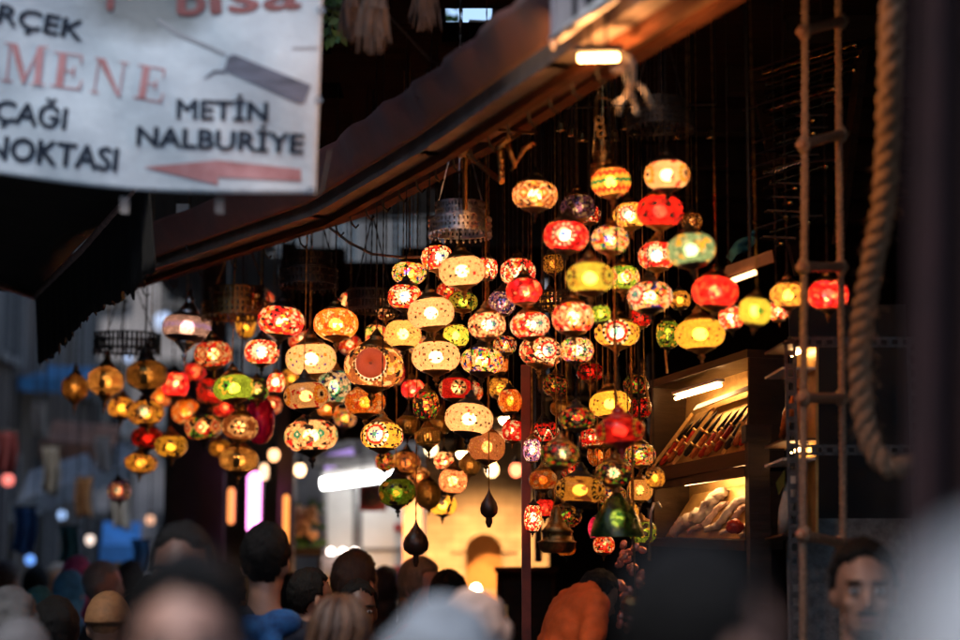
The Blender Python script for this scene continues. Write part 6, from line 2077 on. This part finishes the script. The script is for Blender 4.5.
    if face:
        for sx in (-1, 1):
            m = MB(); E_(m, sx * .032, -.089, .002, (.0135, .010, .008), 12, 8); e_ = m.build('eye', EYEW, t, smooth=True)
            m = MB(); E_(m, sx * .032, -.097, .002, (.006, .004, .006), 10, 6); m.build('iris', HAIR['black'], e_, smooth=True)
            m = MB(); E_(m, sx * .034, -.099, .026, (.026, .008, .0055), 12, 6); m.build('eyebrow', HAIR['black'], t, smooth=True)
        if face == 'moustache':
            m = MB(); E_(m, 0, -.103, -.055, (.032, .010, .008), 14, 8); m.build('moustache', HAIR['black'], t, smooth=True)
            m = MB(); E_(m, 0, -.074, -.112, (.036, .028, .022), 14, 8, lambda q: 1.03); m.build('beard', HAIR['black'], t, smooth=True)
        m = MB(); E_(m, 0, -.1, -.072, (.022, .006, .006), 12, 6); m.build('mouth', mat('lip_skin', (.3, .11, .09), .45, 0, .1, 30, .05), t, smooth=True)
    if extra:
        extra(t, T, E_, s, Rz)
    return t


PI = math.pi
# near heads, far out of focus
person('dark haired man close by whose pale forehead faces us', 185, 652, 2.45, 104, .08, 'short', 'black', 'light', (.03, .03, .035), hvol=1.14, face=True, vox=.012)
person('dark haired man right behind the one with the pale forehead', 182, 576, 5.4, 60, -.05, 'short', 'black', 'deep', (.02, .02, .025), face=True)
person('person in a dark close cap turned away, nearest to the display cases', 702, 652, 1.95, 128, 2.2, 'short', 'black', 'light', (.32, .32, .33), vox=.012)
person('white haired person closest to us at the corner', 1052, 768, .95, 262, 2.6, 'long', 'white', 'light', (.55, .57, .6), vox=.014)
person('person in a smooth light grey headscarf seen from behind', 443, 694, 3.0, 100, 3.0, 'scarf', 'black', 'light', (.30, .32, .34), scarfc=(.30, .33, .36))
person('person in a pinkish beige headscarf beyond the light grey one', 474, 648, 4.8, 62, 2.8, 'scarf', 'black', 'light', (.45, .3, .25), scarfc=(.58, .40, .32))
person('moustached young man with dark hair looking at us beside the rope ladder', 864, 592, 5.3, 58, -.12, 'short', 'black', 'tan', (.10, .12, .16), face='moustache', vox=.011, hvol=1.05)


def blue_scarf(t, T, E_, s, Rz):
    m = MB()
    for k in range(5):
        an = k * 1.256
        E_(m, .09 * math.cos(an), .02 + .075 * math.sin(an), -.21 - .02 * (k % 2), (.075, .06, .05))
    E_(m, .06, .11, -.36, (.07, .03, .14)); E_(m, -.05, .11, -.34, (.05, .03, .11))
    remesh(m, 'scarf', mat('blue_patterned_scarf', (.01, .035, .12), .8, 0, .2, 16, .4, col2=(.02, .16, .42)), t, .014 * s, 3)


person('short haired man with a blue patterned scarf, seen from behind', 266, 562, 6.4, 44, PI - .1, 'short', 'black', 'tan', (.015, .018, .03), extra=blue_scarf)
person('black haired man with a shadowed face below the kiosk', 358, 612, 7.0, 36, .25, 'short', 'black', 'deep', (.02, .02, .025), face=True)
def strands(t, T, E_, s, Rz):
    r = random.Random(5)
    for nm, colr, cnt in (('hair_strand', (.06, .026, .012), 46), ('hair_strand', (.13, .06, .028), 26)):
        m = MB()
        for k in range(cnt):
            az = r.uniform(-2.6, 2.6)
            kk = r.uniform(1.03, 1.07)
            pts = []
            for i in range(9):
                el = 1.45 - i * .26
                if el > 0:
                    q = (.094 * kk * math.cos(el) * math.sin(az), .01 + .115 * kk * math.cos(el) * math.cos(az), .026 + .121 * kk * math.sin(el))
                else:
                    q = (.098 * kk * math.sin(az + .02 * i), .01 + .117 * kk * math.cos(az), .026 + .16 * el)
                pts.append(T(*q))
            m.tube(pts, [.002 * s] + [.0052 * s] * 7 + [.001 * s], 5)
        tag(m.build(nm, mat('strand_%d' % int(colr[0] * 100), colr, .4, 0, .4, 60, .3), t, smooth=True), kind='stuff')


person('woman with straight brown hair seen from behind, low in the middle', 340, 644, 5.4, 50, PI + .15, 'long', 'brown', 'light', (.05, .03, .03), extra=strands)
person('brown haired person behind the black haired man below the kiosk', 356, 586, 8.6, 40, 2.6, 'short', 'brown', 'light', (.05, .04, .04))
person('dark haired person in red beside the flower tray', 311, 598, 7.8, 34, 2.2, 'short', 'black', 'tan', (.35, .02, .02))
person('fair person in red before the pale board', 421, 588, 9.0, 34, .9, 'long', 'fair', 'light', (.4, .03, .02))
person('dark haired person low before the stone wall', 449, 600, 8.8, 34, 2.9, 'short', 'black', 'tan', (.03, .03, .035))
person('dark haired person in a bright orange shirt bending beside the display cases', 534, 578, 6.7, 31, 2.0, 'short', 'black', 'tan', (.75, .11, .01), lean=.5, toff=(.05, .2),
       arm={'short': True, -1: [(-.185, .015, -.30), (-.27, -.02, -.56), (-.16, -.22, -.62)], 1: [(.185, .015, -.30), (.26, -.05, -.56), (.14, -.25, -.62)]})
# crowd along the street
person('person in a bronze knitted hat', 108, 627, 7.0, 38, PI, 'beanie', 'black', 'tan', (.22, .30, .45), scarfc=(.28, .13, .05))
person('fair grey haired person beyond the bronze knitted hat', 104, 586, 10.5, 28, 1.6, 'short', 'grey', 'light', (.05, .05, .06))
person('person in a magenta headscarf far down the street', 77, 580, 11.2, 26, PI, 'scarf', 'black', 'light', (.05, .05, .06), scarfc=(.42, .08, .26))
person('person in a sky blue headscarf beside the magenta one', 70, 594, 10.6, 26, PI - .3, 'scarf', 'black', 'light', (.04, .05, .06), scarfc=(.05, .28, .55))
person('person in a pointed grey hood at the street edge', 10, 628, 6.0, 44, PI + .4, 'scarf', 'black', 'light', (.06, .06, .06), scarfc=(.10, .095, .09))
person('person in a light grey knitted hat at the lowest corner of the crowd', 20, 668, 4.8, 54, PI, 'beanie', 'black', 'light', (.05, .05, .05), scarfc=(.13, .125, .125))
person('dark long haired woman between the hooded person and the bronze hat', 54, 636, 6.6, 42, PI + .2, 'long', 'black', 'light', (.02, .02, .025))
person('dark haired person far behind the fair grey haired one', 130, 584, 12, 26, PI, 'short', 'black', 'tan', (.03, .03, .035))
person('dark haired person in navy far down the street', 36, 588, 13, 24, PI, 'short', 'black', 'tan', (.02, .03, .08))
person('bare headed tan person at the far street edge', 6, 582, 12.5, 24, PI - .4, 'short', 'brown', 'tan', (.05, .05, .05))
person('dark haired person beyond the pale forehead man', 226, 596, 8.4, 36, PI, 'short', 'black', 'tan', (.02, .02, .025))
person('black haired person in blue beyond the bronze hat', 150, 602, 9.6, 28, PI, 'short', 'black', 'tan', (.02, .06, .2))

person('woman in a pale rose headscarf deep in the far crowd', 92, 600, 12.4, 24, PI, 'scarf', 'black', 'light', (.1, .05, .06), scarfc=(.4, .24, .24))
person('woman in a turquoise headscarf beside the street edge hood', 38, 612, 9.4, 28, PI + .3, 'scarf', 'black', 'light', (.03, .08, .1), scarfc=(.03, .2, .24))
person('grey bearded man deep in the crowd beyond the magenta headscarf', 58, 583, 14, 22, .3, 'short', 'grey', 'tan', (.05, .05, .06))
person('person in a mustard knitted hat far down the street', 118, 583, 13, 22, PI, 'beanie', 'black', 'tan', (.08, .06, .03), scarfc=(.35, .22, .05))
person('brown haired woman beside the black haired person in blue', 172, 610, 9.0, 32, PI + .3, 'long', 'brown', 'light', (.08, .03, .03))
person('dark haired person in a white shirt beyond the bronze hat', 135, 624, 8.2, 32, PI - .2, 'short', 'black', 'tan', (.35, .42, .55))
person('dark haired person beyond the blue patterned scarf', 292, 600, 9.5, 30, 2.7, 'short', 'black', 'tan', (.05, .02, .02))
person('brown haired woman in dark red before the kiosk', 386, 592, 10.2, 28, 2.9, 'long', 'brown', 'light', (.25, .03, .03))
# ------------------------------------------------------------------ sky, sun, camera
w = bpy.data.worlds.new('World')
scn.world = w
w.use_nodes = True
nt = w.node_tree
bg = nt.nodes['Background']
sky = nt.nodes.new('ShaderNodeTexSky')
sky.sky_type = 'NISHITA'
sky.sun_disc = False
SE, SR = math.radians(56), math.radians(205)
sky.sun_elevation = SE
sky.sun_rotation = SR
nt.links.new(sky.outputs[0], bg.inputs['Color'])
bg.inputs['Strength'].default_value = .15
sl = bpy.data.lights.new('sun', 'SUN')
sl.energy = .9
sl.angle = math.radians(12)
sl.color = (1, .95, .88)
so = bpy.data.objects.new('sun', sl)
COL.objects.link(so)
dirv = Vector((math.sin(SR) * math.cos(SE), math.cos(SR) * math.cos(SE), math.sin(SE)))
so.rotation_euler = dirv.to_track_quat('Z', 'Y').to_euler()
so.location = (0, -5, 20)

cam = bpy.data.cameras.new('camera')
co = bpy.data.objects.new('camera', cam)
COL.objects.link(co)
co.location = CAM
co.rotation_euler = (math.pi / 2 + TH, 0, 0)
cam.lens = 72
cam.sensor_width = 36
cam.clip_start = .05
cam.clip_end = 500
cam.dof.use_dof = True
cam.dof.focus_distance = 7.4
cam.dof.aperture_fstop = 1.05
cam.dof.aperture_blades = 9
scn.camera = co

scn.render.engine = 'CYCLES'
scn.cycles.use_denoising = True
scn.cycles.use_adaptive_sampling = True
scn.cycles.adaptive_threshold = .02
scn.cycles.max_bounces = 8
scn.cycles.diffuse_bounces = 3
scn.cycles.glossy_bounces = 3
scn.cycles.transmission_bounces = 6
scn.cycles.transparent_max_bounces = 10
scn.cycles.sample_clamp_indirect = 4
scn.cycles.use_light_tree = True
scn.cycles.caustics_reflective = False
scn.cycles.caustics_refractive = True
scn.view_settings.view_transform = 'Standard'
scn.view_settings.look = 'None'
scn.view_settings.exposure = .95
scn.view_settings.gamma = 1
